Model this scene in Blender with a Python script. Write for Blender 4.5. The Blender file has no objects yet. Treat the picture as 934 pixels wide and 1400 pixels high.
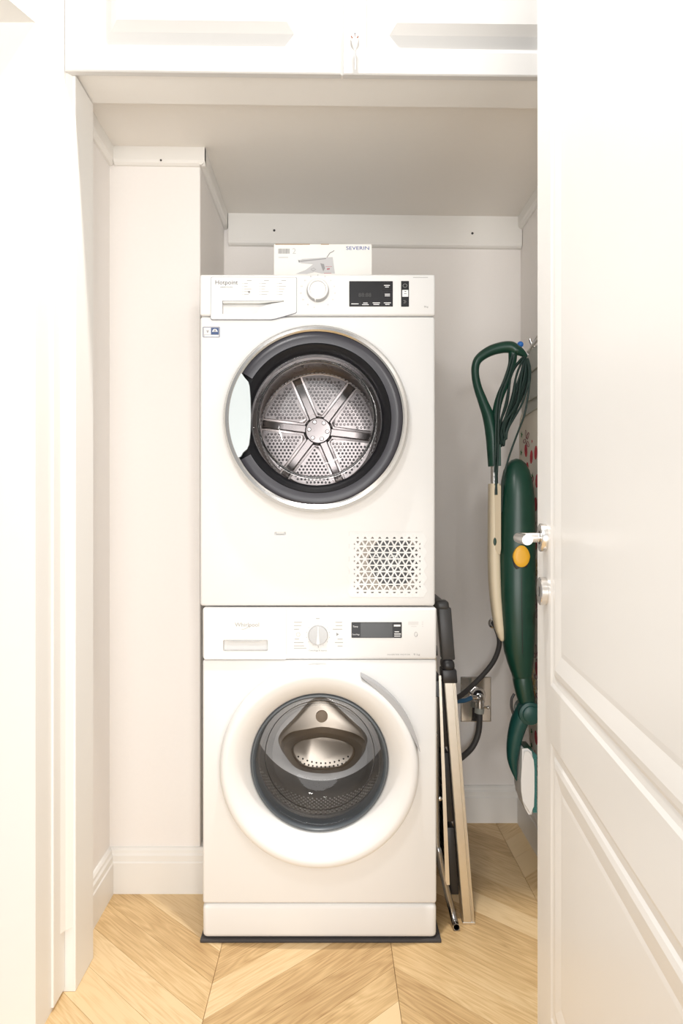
import bpy, bmesh, math, random
from mathutils import Vector, Matrix
random.seed(7)
PI = math.pi
C = bpy.context.scene.collection
SC = bpy.context.scene

# ------------------------------------------------------------------ camera, light, exposure
cam_d = bpy.data.cameras.new('camera'); cam = bpy.data.objects.new('camera', cam_d); C.objects.link(cam)
cam.location = (0, 0, 1.10); cam.rotation_euler = (PI/2, 0, 0)
cam_d.sensor_fit = 'AUTO'; cam_d.sensor_width = 36; cam_d.lens = 1000/1400*36
cam_d.shift_x = 15/1400; cam_d.shift_y = -3/1400; cam_d.clip_start = 0.02
SC.camera = cam
SC.view_settings.view_transform = 'Standard'; SC.view_settings.look = 'None'
SC.view_settings.gamma = 1; SC.view_settings.use_curve_mapping = False
SC.view_settings.exposure = 0.0
w = bpy.data.worlds.new('world'); SC.world = w; w.use_nodes = True
w.node_tree.nodes['Background'].inputs[0].default_value = (1.0, .99, .97, 1)
w.node_tree.nodes['Background'].inputs[1].default_value = 0.52

def area(name, loc, target, size, power, col=(1, .955, .90)):
    d = bpy.data.lights.new(name, 'AREA'); d.shape = 'DISK'; d.size = size; d.energy = power; d.color = col
    o = bpy.data.objects.new(name, d); C.objects.link(o); o.location = loc
    o.rotation_euler = (Vector(target)-Vector(loc)).to_track_quat('-Z', 'Y').to_euler()
    return o
area('front_fill', (.10, -1.7, .80), (0, 2, .9), 1.8, 54, (1, .995, .985))  # unseen fill behind the camera, added to brighten the closet
area('floor_lamp_light', (.42, -.75, 1.80), (-.1, 1.9, 1.0), .25, 9, (1, .98, .95))
area('ceiling_lamp_left', (-.28, .35, 2.05), (.3, 1.4, .8), .25, 6.5, (1, .98, .95))
area('ceiling_spot', (.02, 1.43, 3.15), (.02, 1.52, 0), .08, 44, (1, .97, .93))

# ------------------------------------------------------------------ materials
def mat(name, col, rough=.5, metal=0, spec=.5, noise=0, nscale=40, bump=0, coat=0, emit=None):
    m = bpy.data.materials.new(name); m.use_nodes = True
    n = m.node_tree.nodes; l = m.node_tree.links; b = n['Principled BSDF']
    b.inputs['Base Color'].default_value = (*col, 1); b.inputs['Roughness'].default_value = rough
    b.inputs['Metallic'].default_value = metal; b.inputs['Specular IOR Level'].default_value = spec
    b.inputs['Coat Weight'].default_value = coat
    tc = n.new('ShaderNodeTexCoord'); nz = n.new('ShaderNodeTexNoise'); nz.inputs['Scale'].default_value = nscale
    nz.inputs['Detail'].default_value = 4
    l.new(tc.outputs['Object'], nz.inputs['Vector'])
    if noise:
        mx = n.new('ShaderNodeMix'); mx.data_type = 'RGBA'
        mx.inputs[6].default_value = (*[c*(1-noise) for c in col], 1); mx.inputs[7].default_value = (*[min(1, c*(1+noise)) for c in col], 1)
        l.new(nz.outputs['Fac'], mx.inputs[0]); l.new(mx.outputs[2], b.inputs['Base Color'])
    mr = n.new('ShaderNodeMapRange'); mr.inputs[3].default_value = max(.01, rough*.9); mr.inputs[4].default_value = min(1, rough*1.1)
    l.new(nz.outputs['Fac'], mr.inputs[0]); l.new(mr.outputs[0], b.inputs['Roughness'])
    if bump:
        bp = n.new('ShaderNodeBump'); bp.inputs['Strength'].default_value = bump; bp.inputs['Distance'].default_value = .002
        l.new(nz.outputs['Fac'], bp.inputs['Height']); l.new(bp.outputs[0], b.inputs['Normal'])
    return m

def glass(name, tint, refl=.06, rough=.0):
    m = bpy.data.materials.new(name); m.use_nodes = True
    n = m.node_tree.nodes; l = m.node_tree.links; n.clear()
    out = n.new('ShaderNodeOutputMaterial'); mx = n.new('ShaderNodeMixShader')
    t = n.new('ShaderNodeBsdfTransparent'); t.inputs[0].default_value = (*tint, 1)
    g = n.new('ShaderNodeBsdfGlossy'); g.inputs['Roughness'].default_value = rough
    f = n.new('ShaderNodeFresnel'); f.inputs[0].default_value = 1.45
    mr = n.new('ShaderNodeMapRange'); mr.inputs[1].default_value = .02; mr.inputs[2].default_value = 1; mr.inputs[3].default_value = .014; mr.inputs[4].default_value = .16
    l.new(f.outputs[0], mr.inputs[0]); l.new(mr.outputs[0], mx.inputs[0]); l.new(t.outputs[0], mx.inputs[1]); l.new(g.outputs[0], mx.inputs[2]); l.new(mx.outputs[0], out.inputs[0])
    return m

def wood():
    m = bpy.data.materials.new('oak_floor'); m.use_nodes = True
    n = m.node_tree.nodes; l = m.node_tree.links; b = n['Principled BSDF']
    uv = n.new('ShaderNodeUVMap'); uv.uv_map = 'grain'
    oi = n.new('ShaderNodeObjectInfo')
    mp = n.new('ShaderNodeMapping'); mp.inputs['Scale'].default_value = (1.0, 7.0, 1)
    l.new(uv.outputs[0], mp.inputs[0])
    # long wavy growth rings: distorted coordinate -> bands
    nz = n.new('ShaderNodeTexNoise'); nz.inputs['Scale'].default_value = 2.6; nz.inputs['Detail'].default_value = 1.5
    l.new(mp.outputs[0], nz.inputs['Vector'])
    mu = n.new('ShaderNodeMath'); mu.operation = 'MULTIPLY'; mu.inputs[1].default_value = 22
    l.new(nz.outputs['Fac'], mu.inputs[0])
    fr = n.new('ShaderNodeMath'); fr.operation = 'PINGPONG'; fr.inputs[1].default_value = 1
    l.new(mu.outputs[0], fr.inputs[0])
    # fine pores stretched along the board
    mp2 = n.new('ShaderNodeMapping'); mp2.inputs['Scale'].default_value = (9, 260, 1); l.new(uv.outputs[0], mp2.inputs[0])
    n2 = n.new('ShaderNodeTexNoise'); n2.inputs['Scale'].default_value = 1; n2.inputs['Detail'].default_value = 5; l.new(mp2.outputs[0], n2.inputs['Vector'])
    n3 = n.new('ShaderNodeTexNoise'); n3.inputs['Scale'].default_value = 3; l.new(uv.outputs[0], n3.inputs['Vector'])
    a1 = n.new('ShaderNodeMath'); a1.operation = 'MULTIPLY_ADD'; a1.inputs[1].default_value = .16; a1.inputs[2].default_value = 0
    l.new(fr.outputs[0], a1.inputs[0])
    a2 = n.new('ShaderNodeMath'); a2.operation = 'MULTIPLY_ADD'; a2.inputs[1].default_value = .62; l.new(n2.outputs['Fac'], a2.inputs[0]); l.new(a1.outputs[0], a2.inputs[2])
    a3 = n.new('ShaderNodeMath'); a3.operation = 'MULTIPLY_ADD'; a3.inputs[1].default_value = .52; l.new(oi.outputs['Random'], a3.inputs[0]); l.new(a2.outputs[0], a3.inputs[2])
    a4 = n.new('ShaderNodeMath'); a4.operation = 'MULTIPLY_ADD'; a4.inputs[1].default_value = .35; l.new(n3.outputs['Fac'], a4.inputs[0]); l.new(a3.outputs[0], a4.inputs[2])
    cr = n.new('ShaderNodeValToRGB'); e = cr.color_ramp.elements
    e[0].position = .42; e[0].color = (.42, .25, .105, 1); e[1].position = 1.0; e[1].color = (.80, .59, .335, 1)
    k = cr.color_ramp.elements.new(.74); k.color = (.66, .45, .22, 1)
    l.new(a4.outputs[0], cr.inputs[0]); l.new(cr.outputs[0], b.inputs['Base Color'])
    b.inputs['Roughness'].default_value = .42; b.inputs['Specular IOR Level'].default_value = .4
    bp = n.new('ShaderNodeBump'); bp.inputs['Strength'].default_value = .12; bp.inputs['Distance'].default_value = .001
    l.new(n2.outputs['Fac'], bp.inputs['Height']); l.new(bp.outputs[0], b.inputs['Normal'])
    return m

def floral():
    m = bpy.data.materials.new('floral_cotton'); m.use_nodes = True
    n = m.node_tree.nodes; l = m.node_tree.links; b = n['Principled BSDF']
    b.inputs['Base Color'].default_value = (.72, .66, .56, 1); b.inputs['Roughness'].default_value = .9
    tc = n.new('ShaderNodeTexCoord'); nz = n.new('ShaderNodeTexNoise'); nz.inputs['Scale'].default_value = 900
    l.new(tc.outputs['Object'], nz.inputs[0])
    bp = n.new('ShaderNodeBump'); bp.inputs['Strength'].default_value = .25; bp.inputs['Distance'].default_value = .0005
    l.new(nz.outputs['Fac'], bp.inputs['Height']); l.new(bp.outputs[0], b.inputs['Normal'])
    return m

M = dict(
    wall=mat('wall_paint', (.88, .845, .815), .75, noise=.015, nscale=120, bump=.05),
    ceil=mat('ceiling_paint', (.86, .825, .775), .8, noise=.01, nscale=60, bump=.04),
    white=mat('white_lacquer', (.89, .875, .85), .35, noise=.008, nscale=20),
    joinery=mat('painted_joinery', (.84, .82, .785), .45, noise=.01, nscale=25),
    enamel=mat('white_enamel', (.81, .80, .785), .55, spec=.15, noise=.006, nscale=15),
    plastic=mat('white_plastic', (.815, .805, .79), .5, spec=.2, noise=.006, nscale=15),
    shade_plastic=mat('pale_grey_plastic', (.62, .62, .60), .35),
    dgrey=mat('dark_grey_plastic', (.042, .040, .040), .4, noise=.1),
    gapgrey=mat('gap_grey', (.17, .18, .22), .6),
    black=mat('black_plastic', (.018, .017, .018), .35, noise=.15),
    gloss=mat('black_gloss', (.012, .012, .014), .3, spec=.3),
    tint=mat('tinted_ring_glass', (.034, .032, .04), .25, spec=.38),
    chrome=mat('chrome', (.86, .85, .84), .09, 1),
    rim_chrome=mat('rim_chrome', (.60, .585, .565), .2, 1),
    cabinet=mat('cabinet_paint_dimmed', (.60, .588, .57), .5, noise=.01, nscale=25),  # joinery white darkened to offset the spot's glare on these doors
    satin=mat('satin_chrome', (.80, .775, .745), .26, 1, noise=.02),
    steel=mat('drum_steel', (.40, .375, .36), .28, 1, noise=.05, nscale=60),
    drum_bright=mat('dimple_steel', (.82, .79, .76), .42, 1),
    grip_grey=mat('grip_grey_plastic', (.40, .40, .41), .4),
    wash_steel=mat('washer_drum_steel', (.66, .635, .61), .42, .55, noise=.05, nscale=60),
    bronze=mat('warm_drum_steel', (.62, .54, .455), .38, 1, noise=.05, nscale=30),
    alu=mat('aluminium', (.80, .77, .71), .30, 1, noise=.04, nscale=70),
    silver=mat('brushed_silver', (.42, .42, .42), .4, .35, noise=.06, nscale=200),
    grip=mat('pale_blue_grip', (.58, .64, .66), .4, .0, .3),
    clear=glass('clear_bowl_glass', (.80, .785, .80)),
    smoky=glass('smoky_bowl_glass', (.84, .845, .855)),
    rubber=mat('grey_gasket_rubber', (.10, .115, .13), .35, noise=.1),
    mat_rubber=mat('mat_rubber', (.055, .05, .05), .7, noise=.1),
    ink=mat('grey_ink', (.07, .07, .08), .6), pale_ink=mat('pale_grey_ink', (.38, .37, .36), .6),
    white_ink=mat('white_ink', (.85, .85, .85), .5), blue_ink=mat('blue_ink', (.02, .06, .30), .6),
    card=mat('white_card', (.86, .84, .80), .6, noise=.01), cardboard=mat('brown_cardboard', (.42, .25, .12), .9, noise=.1),
    print_grey=mat('print_grey', (.30, .295, .295), .6), print_light=mat('print_light_grey', (.56, .55, .55), .6), print_red=mat('print_red', (.45, .12, .14), .6),
    green=mat('dark_green_plastic', (.006, .046, .029), .32, noise=.18, nscale=30),
    teal=mat('teal_green_plastic', (.008, .062, .053), .36, noise=.12, nscale=30),
    cord=mat('green_cord', (.011, .032, .026), .5, noise=.15),
    cream=mat('cream_plastic', (.74, .64, .47), .4, noise=.03),
    cream_dark=mat('cream_slot', (.45, .37, .26), .5),
    yellow=mat('yellow_button', (.85, .45, .03), .35),
    hose=mat('grey_hose', (.062, .058, .056), .5, noise=.1), hose_blue=mat('blue_hose', (.04, .14, .27), .45),
    blue_tip=mat('blue_rubber', (.02, .16, .55), .5),
    tray=mat('grey_green_plastic', (.40, .41, .37), .45, noise=.04),
    red=mat('print_red_flower', (.52, .05, .06), .9), maroon=mat('print_maroon', (.16, .02, .04), .9),
    leaf=mat('print_green', (.03, .17, .05), .9), ochre=mat('print_ochre', (.50, .36, .14), .9),
    bristle=mat('teal_bristle', (.08, .28, .26), .7), brown=mat('print_brown', (.30, .11, .06), .5),
    beige=mat('beige_filter', (.62, .55, .48), .9, noise=.05), wood=wood(), floral=floral(),
    subfloor=mat('dark_joint', (.12, .07, .035), .9),
)

# ------------------------------------------------------------------ helpers
def finish(o, label=None, cat=None, group=None, kind=None):
    if label: o['label'] = label
    if cat: o['category'] = cat
    if group: o['group'] = group
    if kind: o['kind'] = kind
    return o
def obj(name, bm, m, parent=None, smooth=False, **k):
    bmesh.ops.recalc_face_normals(bm, faces=bm.faces)
    me = bpy.data.meshes.new(name); bm.to_mesh(me); bm.free()
    ms = m if isinstance(m, (list, tuple)) else [m]
    for x in ms: me.materials.append(M[x] if isinstance(x, str) else x)
    o = bpy.data.objects.new(name, me); C.objects.link(o)
    if smooth:
        for p in me.polygons: p.use_smooth = True
        if smooth != 'all': me.set_sharp_from_angle(angle=math.radians(38))
    if parent is not None:
        o.parent = parent
        o.matrix_parent_inverse = Matrix.Translation(-parent.location) if parent.type == 'EMPTY' else Matrix()
    return finish(o, **k)
def thing(name, loc, label, cat, group=None):
    o = bpy.data.objects.new(name, None); C.objects.link(o); o.location = loc; o.empty_display_size = .05
    return finish(o, label, cat, group)
def P(px, py, Y): return Vector(((px-452)*Y/1000, Y, 1.10-(py-697)*Y/1000))
def B(): return bmesh.new()
def box(bm, x0, x1, y0, y1, z0, z1, bev=0, seg=2):
    r = bmesh.ops.create_cube(bm, size=1)
    vs = r['verts']
    bmesh.ops.scale(bm, vec=(x1-x0, y1-y0, z1-z0), verts=vs); bmesh.ops.translate(bm, vec=((x0+x1)/2, (y0+y1)/2, (z0+z1)/2), verts=vs)
    if bev:
        es = list({e for v in vs for e in v.link_edges})
        bmesh.ops.bevel(bm, geom=es, offset=bev, segments=seg, affect='EDGES', profile=.5)
    return bm
def lathe(bm, prof, cx, cz, seg=64, a0=0, a1=2*PI, cap0=False, cap1=False):
    """profile of (r, Y) turned about an axis parallel to Y through (cx, cz)"""
    full = abs(a1-a0-2*PI) < 1e-6; N = seg if full else seg+1
    rows = []
    for r, y in prof:
        if r < 1e-6: rows.append([bm.verts.new((cx, y, cz))]); continue
        rows.append([bm.verts.new((cx+r*math.cos(a0+(a1-a0)*i/seg), y, cz+r*math.sin(a0+(a1-a0)*i/seg))) for i in range(N)])
    for A, Bq in zip(rows, rows[1:]):
        for i in range(seg):
            j = (i+1) % N
            q = [A[i % len(A)] if len(A) > 1 else A[0], A[j] if len(A) > 1 else A[0], Bq[j] if len(Bq) > 1 else Bq[0], Bq[i] if len(Bq) > 1 else Bq[0]]
            q = list(dict.fromkeys(q))
            if len(q) > 2: bm.faces.new(q)
    if not full and len(prof) > 2:
        for i in (0, -1):
            vs = [r[i] for r in rows]
            try: bm.faces.new(vs)
            except ValueError: pass
    return bm
def prism(bm, pts, y0, y1, plane='xz'):
    """polygon pts extruded; plane xz: (x,z) along y; yz: (y,z) along x; xy: (x,y) along z"""
    f = {'xz': lambda a, b, c: (a, c, b), 'yz': lambda a, b, c: (c, a, b), 'xy': lambda a, b, c: (a, b, c)}[plane]
    A = [bm.verts.new(f(a, b, y0)) for a, b in pts]; Bq = [bm.verts.new(f(a, b, y1)) for a, b in pts]
    n = len(pts); bm.faces.new(A); bm.faces.new(list(reversed(Bq)))
    for i in range(n): bm.faces.new([A[i], Bq[i], Bq[(i+1) % n], A[(i+1) % n]])
    return bm
def spline(pts, n=8):
    pts = [Vector(p) for p in pts]; out = []
    for i in range(len(pts)-1):
        p0 = pts[max(i-1, 0)]; p1 = pts[i]; p2 = pts[i+1]; p3 = pts[min(i+2, len(pts)-1)]
        for k in range(n):
            t = k/n
            out.append(.5*((2*p1)+(p2-p0)*t+(2*p0-5*p1+4*p2-p3)*t*t+(3*p1-p0-3*p2+p3)*t**3))
    out.append(pts[-1]); return out
def tube(bm, pts, r, seg=10, closed=False, rr=None, flat=1.0, cap=True):
    """tube through pts; r a number or a list per point; flat squashes along second frame axis"""
    pts = [Vector(p) for p in pts]; n = len(pts); rows = []; up = None
    for i, p in enumerate(pts):
        if closed: t = pts[(i+1) % n]-pts[i-1]
        else: t = pts[min(i+1, n-1)]-pts[max(i-1, 0)]
        t.normalize()
        if up is None:
            up = Vector((0, 1, 0)) if abs(t.y) < .9 else Vector((1, 0, 0))
        a = (up - t*up.dot(t)).normalized(); up = a; b = t.cross(a)
        ri = r[i] if isinstance(r, (list, tuple)) else r
        rows.append([bm.verts.new(p+a*(ri*flat*math.cos(2*PI*k/seg))+b*(ri*math.sin(2*PI*k/seg))) for k in range(seg)])
    for i in range(n if closed else n-1):
        A = rows[i]; Bq = rows[(i+1) % n]
        for k in range(seg): bm.faces.new([A[k], A[(k+1) % seg], Bq[(k+1) % seg], Bq[k]])
    if cap and not closed: bm.faces.new(rows[0]); bm.faces.new(rows[-1])
    return bm
def interp(pts, rads, n):
    """spline through 2-tuples of (point, radius)"""
    v = spline([Vector((*p, )) for p in pts], n); out = []
    for i in range(len(rads)-1):
        for k in range(n): out.append(rads[i]+(rads[i+1]-rads[i])*k/n)
    return v, out+[rads[-1]]
def cut(o, cutters):
    """carve solids out of o (the carved mesh replaces it; the cutters are deleted)"""
    tmp = []
    for bm in cutters:
        bmesh.ops.recalc_face_normals(bm, faces=bm.faces)
        me = bpy.data.meshes.new('cutter'); bm.to_mesh(me); bm.free(); c = bpy.data.objects.new('cutter', me); C.objects.link(c)
        md = o.modifiers.new('cut', 'BOOLEAN'); md.operation = 'DIFFERENCE'; md.object = c; md.solver = 'EXACT'; tmp.append(c)
    dg = bpy.context.evaluated_depsgraph_get(); dg.update()
    me = bpy.data.meshes.new_from_object(o.evaluated_get(dg)); o.modifiers.clear(); old = o.data; o.data = me; me.name = old.name
    for c in tmp: bpy.data.objects.remove(c)
    for p in me.polygons: p.use_smooth = True
    me.set_sharp_from_angle(angle=math.radians(30))
    return o
def cyl(r, cx, cz, y0, y1, seg=72):
    bm = B(); prism(bm, [(cx+r*math.cos(2*PI*i/seg), cz+r*math.sin(2*PI*i/seg)) for i in range(seg)], y0, y1); return bm
def text(bm, s, x, z, y, size, align='LEFT', width=None, slant=0):
    """flat lettering facing the viewer (-Y), baseline at (x, z)"""
    cu = bpy.data.curves.new('t', 'FONT'); cu.body = s; cu.size = size; cu.align_x = align; cu.shear = slant; cu.extrude = .0001; cu.resolution_u = 3
    o = bpy.data.objects.new('t', cu); C.objects.link(o)
    dg = bpy.context.evaluated_depsgraph_get(); dg.update()
    me = bpy.data.meshes.new_from_object(o.evaluated_get(dg)); bpy.data.objects.remove(o)
    xs = [v.co.x for v in me.vertices]; k = width/(max(xs)-min(xs)) if width else 1
    vs = [bm.verts.new((x+v.co.x*k, y-v.co.z, z+v.co.y)) for v in me.vertices]
    for p in me.polygons:
        try: bm.faces.new([vs[i] for i in p.vertices])
        except ValueError: pass
    bpy.data.meshes.remove(me)
def dash(bm, x0, x1, z, y, h): box(bm, x0, x1, y-.0002, y, z-h/2, z+h/2)
def rrect(x0, x1, z0, z1, r, n=4):
    out = []
    for cx, cz, a in ((x1-r, z1-r, 0), (x0+r, z1-r, 90), (x0+r, z0+r, 180), (x1-r, z0+r, 270)):
        out += [(cx+r*math.cos(math.radians(a+90*i/n)), cz+r*math.sin(math.radians(a+90*i/n))) for i in range(n+1)]
    return out
SL = -.012                                   # the joinery overhead falls slightly to the right
def slope(bm, x0=-.45):
    for v in bm.verts: v.co.z += SL*(v.co.x-x0)
    return bm
def nested(bm, loops, f):
    """bridge nested rectangles [(u0,u1,v0,v1,w)...] and cap the last; f maps (u,v,w)"""
    rows = [[bm.verts.new(f(u, v, w)) for u, v in ((u0, v0), (u1, v0), (u1, v1), (u0, v1))] for u0, u1, v0, v1, w in loops]
    for A, Bq in zip(rows, rows[1:]):
        for i in range(4): bm.faces.new([A[i], A[(i+1) % 4], Bq[(i+1) % 4], Bq[i]])
    bm.faces.new(rows[-1]); return rows[0]

# ------------------------------------------------------------------ the setting
YB = 2.584; XR = .672; XL = -.6375; YC = 2.11; XC = -.376; ZC = 2.139
S = dict(kind='structure')
obj('wall_back', box(B(), XC-.02, XR+.08, YB, YB+.08, 0, 2.3), 'wall', **S)
obj('wall_right', box(B(), XR, XR+.08, 1.80, YB, 0, 2.3), 'wall', **S)
obj('wall_left', box(B(), XL-.08, XL, 1.80, YC, 0, 2.3), 'wall', **S)
obj('wall_column', box(B(), XL-.08, XC, YC, YB+.08, 0, 2.3, .004), 'wall', **S)
obj('ceiling', slope(box(B(), XL-.08, XR+.08, 1.80, YB+.08, ZC, ZC+.06)), 'ceil', **S)
# header and jambs of the closet opening
obj('trim_1', slope(box(B(), -.614, .70, 1.669, 1.795, 2.096, 2.62, .0015)), 'joinery', **S)
bm = B(); box(bm, -.640, -.582, 1.669, 1.795, 0, 2.094, .002)
obj('trim_2', bm, 'joinery', **S)
obj('trim_3', box(B(), .62, .70, 1.669, 1.795, 0, 2.082, .002), 'joinery', **S)
# timber cover strips under the closet ceiling
def strip(name, pts, **k): return obj(name, pts, 'joinery', smooth=True, **S)
def batten_prof(d, h):                      # cross-section (out from wall, down from top)
    return [(0, 0), (d, 0), (d, -h+.012), (d-.003, -h+.005), (d-.010, -h), (0, -h)]
bm = B(); prism(bm, [(YB-a, ZC+b) for a, b in batten_prof(.026, .108)], XC+.018, XR-.002, 'yz'); slope(bm, -.375)
bt = obj('trim_4', bm, 'joinery', **S)
for px, py in ((375, 315), (646, 319)):
    p = P(px, py, YB-.0265); obj('screw', lathe(B(), [(.0042, p.y+.001), (.0042, p.y-.0008), (.002, p.y-.0008), (.0015, p.y), (0, p.y)], p.x, p.z, 10), 'dgrey', bt)
bm = B(); prism(bm, [(YC-a, ZC+b) for a, b in batten_prof(.018, .050)], XL+.016, XC+.016, 'yz'); slope(bm, -.45)
ct = obj('trim_5', bm, 'joinery', **S)
p = P(220, 219, YC-.019); obj('screw', lathe(B(), [(.003, p.y+.001), (.003, p.y-.0006), (0, p.y-.0006)], p.x, p.z, 8), 'dgrey', ct)
bm = B(); prism(bm, [(XL+a, ZC+b) for a, b in batten_prof(.016, .050)], 1.796, YC-.001); slope(bm); obj('trim_6', bm, 'joinery', **S)
bm = B(); prism(bm, [(XC+a, ZC+b) for a, b in batten_prof(.016, .050)], YC-.017, YB-.001); slope(bm); obj('trim_7', bm, 'joinery', **S)
bm = B(); prism(bm, [(XR-a, ZC+b) for a, b in batten_prof(.016, .044)], 1.796, YB-.001); slope(bm); obj('trim_8', bm, 'joinery', **S)
# baseboards with a moulded top
bp = [(0, 0), (.016, 0), (.016, .088), (.0135, .092), (.0135, .108), (.010, .114), (.009, .122), (.005, .128), (0, .129)]
bm = B(); prism(bm, [(YB-a, b) for a, b in bp], XC, XR, 'yz'); obj('baseboard_back', bm, 'joinery', **S)
bm = B(); prism(bm, [(YC-a, b) for a, b in bp], XL, XC+.016, 'yz'); obj('baseboard_column', bm, 'joinery', **S)
bm = B(); prism(bm, [(XL+a, b) for a, b in bp], 1.80, YC); obj('baseboard_left', bm, 'joinery', **S)
bm = B(); prism(bm, [(XR-a, b) for a, b in bp], 1.80, YB); obj('baseboard_right', bm, 'joinery', **S)
bm = B(); prism(bm, [(XC+a, b) for a, b in bp], YC, YB); obj('baseboard_column_side', bm, 'joinery', **S)
# corridor at the left: a short return wall, its cover strip, and a boarded panel under a lintel
bm = B(); prism(bm, [(-.612, 1.517), (-.612, 1.668), (-.70, 1.668), (-.70, 1.517)], 0, 2.111, 'xy')
obj('wall_corridor', bm, 'joinery', **S)
bm = B(); box(bm, -.612, -.606, 1.60, 1.668, .01, 2.60, .001)
prism(bm, [(-.606, 1.640), (-.606, 1.6685), (-.588, 1.6685), (-.600, 1.655)], .148, 2.60, 'xy')
obj('trim_9', bm, 'joinery', **S)
bm = B(); prism(bm, [(-.612, 1.517), (-.612, 1.668), (-.95, 1.668), (-.95, 1.0), (-.80, 1.0), (-.638, 1.449)], 2.111, 2.62, 'xy')
obj('trim_10', bm, 'joinery', **S)
bm = B()
for x0, x1 in ((-.6555+.0006, -.6125), (-1.0, -.6555-.0006)): box(bm, x0, x1, 1.523, 1.560, 0, 2.110, .0008, 1)
obj('wall_panel', bm, 'joinery', **S)

# floor: chevron oak, every board a child
fl = obj('floor', box(B(), -.95, 1.15, -1.3, 2.66, -.05, -.0125), 'subfloor', **S)
def clip(poly, x0, x1, y0, y1):
    for ax, lim, sg in ((0, x0, 1), (0, x1, -1), (1, y0, 1), (1, y1, -1)):
        out = []
        for i in range(len(poly)):
            a, b = poly[i-1], poly[i]; da = (a[ax]-lim)*sg; db = (b[ax]-lim)*sg
            if (da >= 0) != (db >= 0):
                t = da/(da-db); out.append((a[0]+(b[0]-a[0])*t, a[1]+(b[1]-a[1])*t))
            if db >= 0: out.append(b)
        poly = out
        if not poly: return None
    return poly
W = .428; STEP = .122; XS = .153
def plank(pts, sgn, ox):
    bm = B(); n = len(pts); cx = sum(p[0] for p in pts)/n; cy = sum(p[1] for p in pts)/n
    def inset(d):
        r = []
        for x, y in pts:
            L = math.hypot(x-cx, y-cy) or 1; r.append((x+(cx-x)/L*d, y+(cy-y)/L*d))
        return r
    rows = [[bm.verts.new((x, y, z)) for x, y in q] for q, z in ((pts, -.0125), (pts, -.0008), (inset(.0010), 0))]
    for A, Bq in zip(rows, rows[1:]):
        for i in range(n): bm.faces.new([A[i], A[(i+1) % n], Bq[(i+1) % n], Bq[i]])
    bm.faces.new(rows[-1])
    uvl = bm.loops.layers.uv.new('grain'); c = math.sqrt(.5); ou = random.uniform(0, 40); ov = random.uniform(0, 40)
    for f in bm.faces:
        for lp in f.loops:
            x, y, z = lp.vert.co; lp[uvl].uv = ((x+sgn*y)*c+ou, (-sgn*x+y)*c+ov)
    obj('plank', bm, 'wood', fl)
for ci in range(-3, 4):
    x0 = XS-W+ci*W; x1 = x0+W; up = 1 if ci % 2 == 0 else -1
    if x1 < -.94 or x0 > 1.14: continue
    g = .0004
    for k in range(-28, 12):
        yb = 1.761+k*STEP                       # joint position on the seam x = XS
        ya0 = yb-W if up == 1 else yb           # level at the board's left end
        if ci % 2: ya0 = yb
        else: ya0 = yb-W
        yl, yr = (ya0, ya0+W) if up == 1 else (ya0, ya0-W)
        q = clip([(x0+g, yl+g), (x1-g, yr+g), (x1-g, yr+STEP-g), (x0+g, yl+STEP-g)], -.94, 1.14, -1.29, 2.655)
        if q and len(q) > 2: plank(q, up, 0)

# room door standing open at the right
a_, s_ = .2754, .097
def door_f(u, v, w_):                        # u from the free edge towards the hinge, v up, w out of the left face
    L = math.hypot(1, s_); Y = 1.48-u/L; X = a_+s_*Y
    return Vector((X-w_/L, Y+w_*s_/L, v))
DW = 1.05; bm = B()
def door_panel(z0, z1, p0, p1):
    m = .13
    L = [(0, DW, z0, z1, 0)]
    for d, w_ in ((0, 0), (.008, -.0022), (.022, -.0032), (.029, -.001), (.040, .0002), (.056, -.0015), (.074, -.0036), (.084, -.003)):
        L.append((m+d, DW-m-d, p0+d*.9, p1-d*.9, w_))
    return nested(bm, L, door_f)
ra = door_panel(.008, .724, .16, .672); rb = door_panel(.724, 2.30, .776, 2.16)
T = .04
bk = [[bm.verts.new(door_f(u, v, -T)) for u, v in ((0, .008), (DW, .008), (DW, 2.30), (0, 2.30))]][0]
bm.faces.new(bk)
bm.faces.new([ra[0], ra[1], bk[1], bk[0]]); bm.faces.new([rb[3], rb[2], bk[2], bk[3]])
bm.faces.new([ra[0], ra[3], rb[3], bk[3], bk[0]]) if False else None
bmesh.ops.remove_doubles(bm, verts=bm.verts, dist=1e-5)
for e in [e for e in bm.edges if e.is_boundary]: pass
bmesh.ops.holes_fill(bm, edges=[e for e in bm.edges if e.is_boundary], sides=0)
d1 = obj('door_1', bm, 'white', kind='structure', label='white moulded panel door standing open at the right')
def disc_on_door(u, v, prof, seg=40):        # turned about the face normal: (r, w)
    bm = B(); rows = []
    for r, w_ in prof:
        rows.append([bm.verts.new(door_f(u+r*math.cos(2*PI*i/seg), v+r*math.sin(2*PI*i/seg), w_)) for i in range(seg)] if r else [bm.verts.new(door_f(u, v, w_))])
    for A, Bq in zip(rows, rows[1:]):
        for i in range(seg):
            q = list(dict.fromkeys([A[i % len(A)], A[(i+1) % seg % len(A)], Bq[(i+1) % seg % len(Bq)], Bq[i % len(Bq)]]))
            if len(q) > 2: bm.faces.new(q)
    return bm
UH, ZH = .083, 1.047
obj('rosette', disc_on_door(UH, ZH, [(.0268, .0002), (.0268, .010), (.0258, .0115), (.013, .0115)]), 'satin', d1, True)
bm = B()
pts = [door_f(UH, ZH, .011), door_f(UH, ZH, .030), door_f(UH, ZH, .040), door_f(UH+.004, ZH, .048), door_f(UH+.014, ZH, .053), door_f(UH+.03, ZH, .054), door_f(UH+.07, ZH, .054), door_f(UH+.115, ZH, .053)]
tube(bm, spline(pts, 4), .0095, 14)
obj('lever', bm, 'satin', d1, True, label='satin metal lever handle')
UK, ZK = .085, .945
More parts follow.
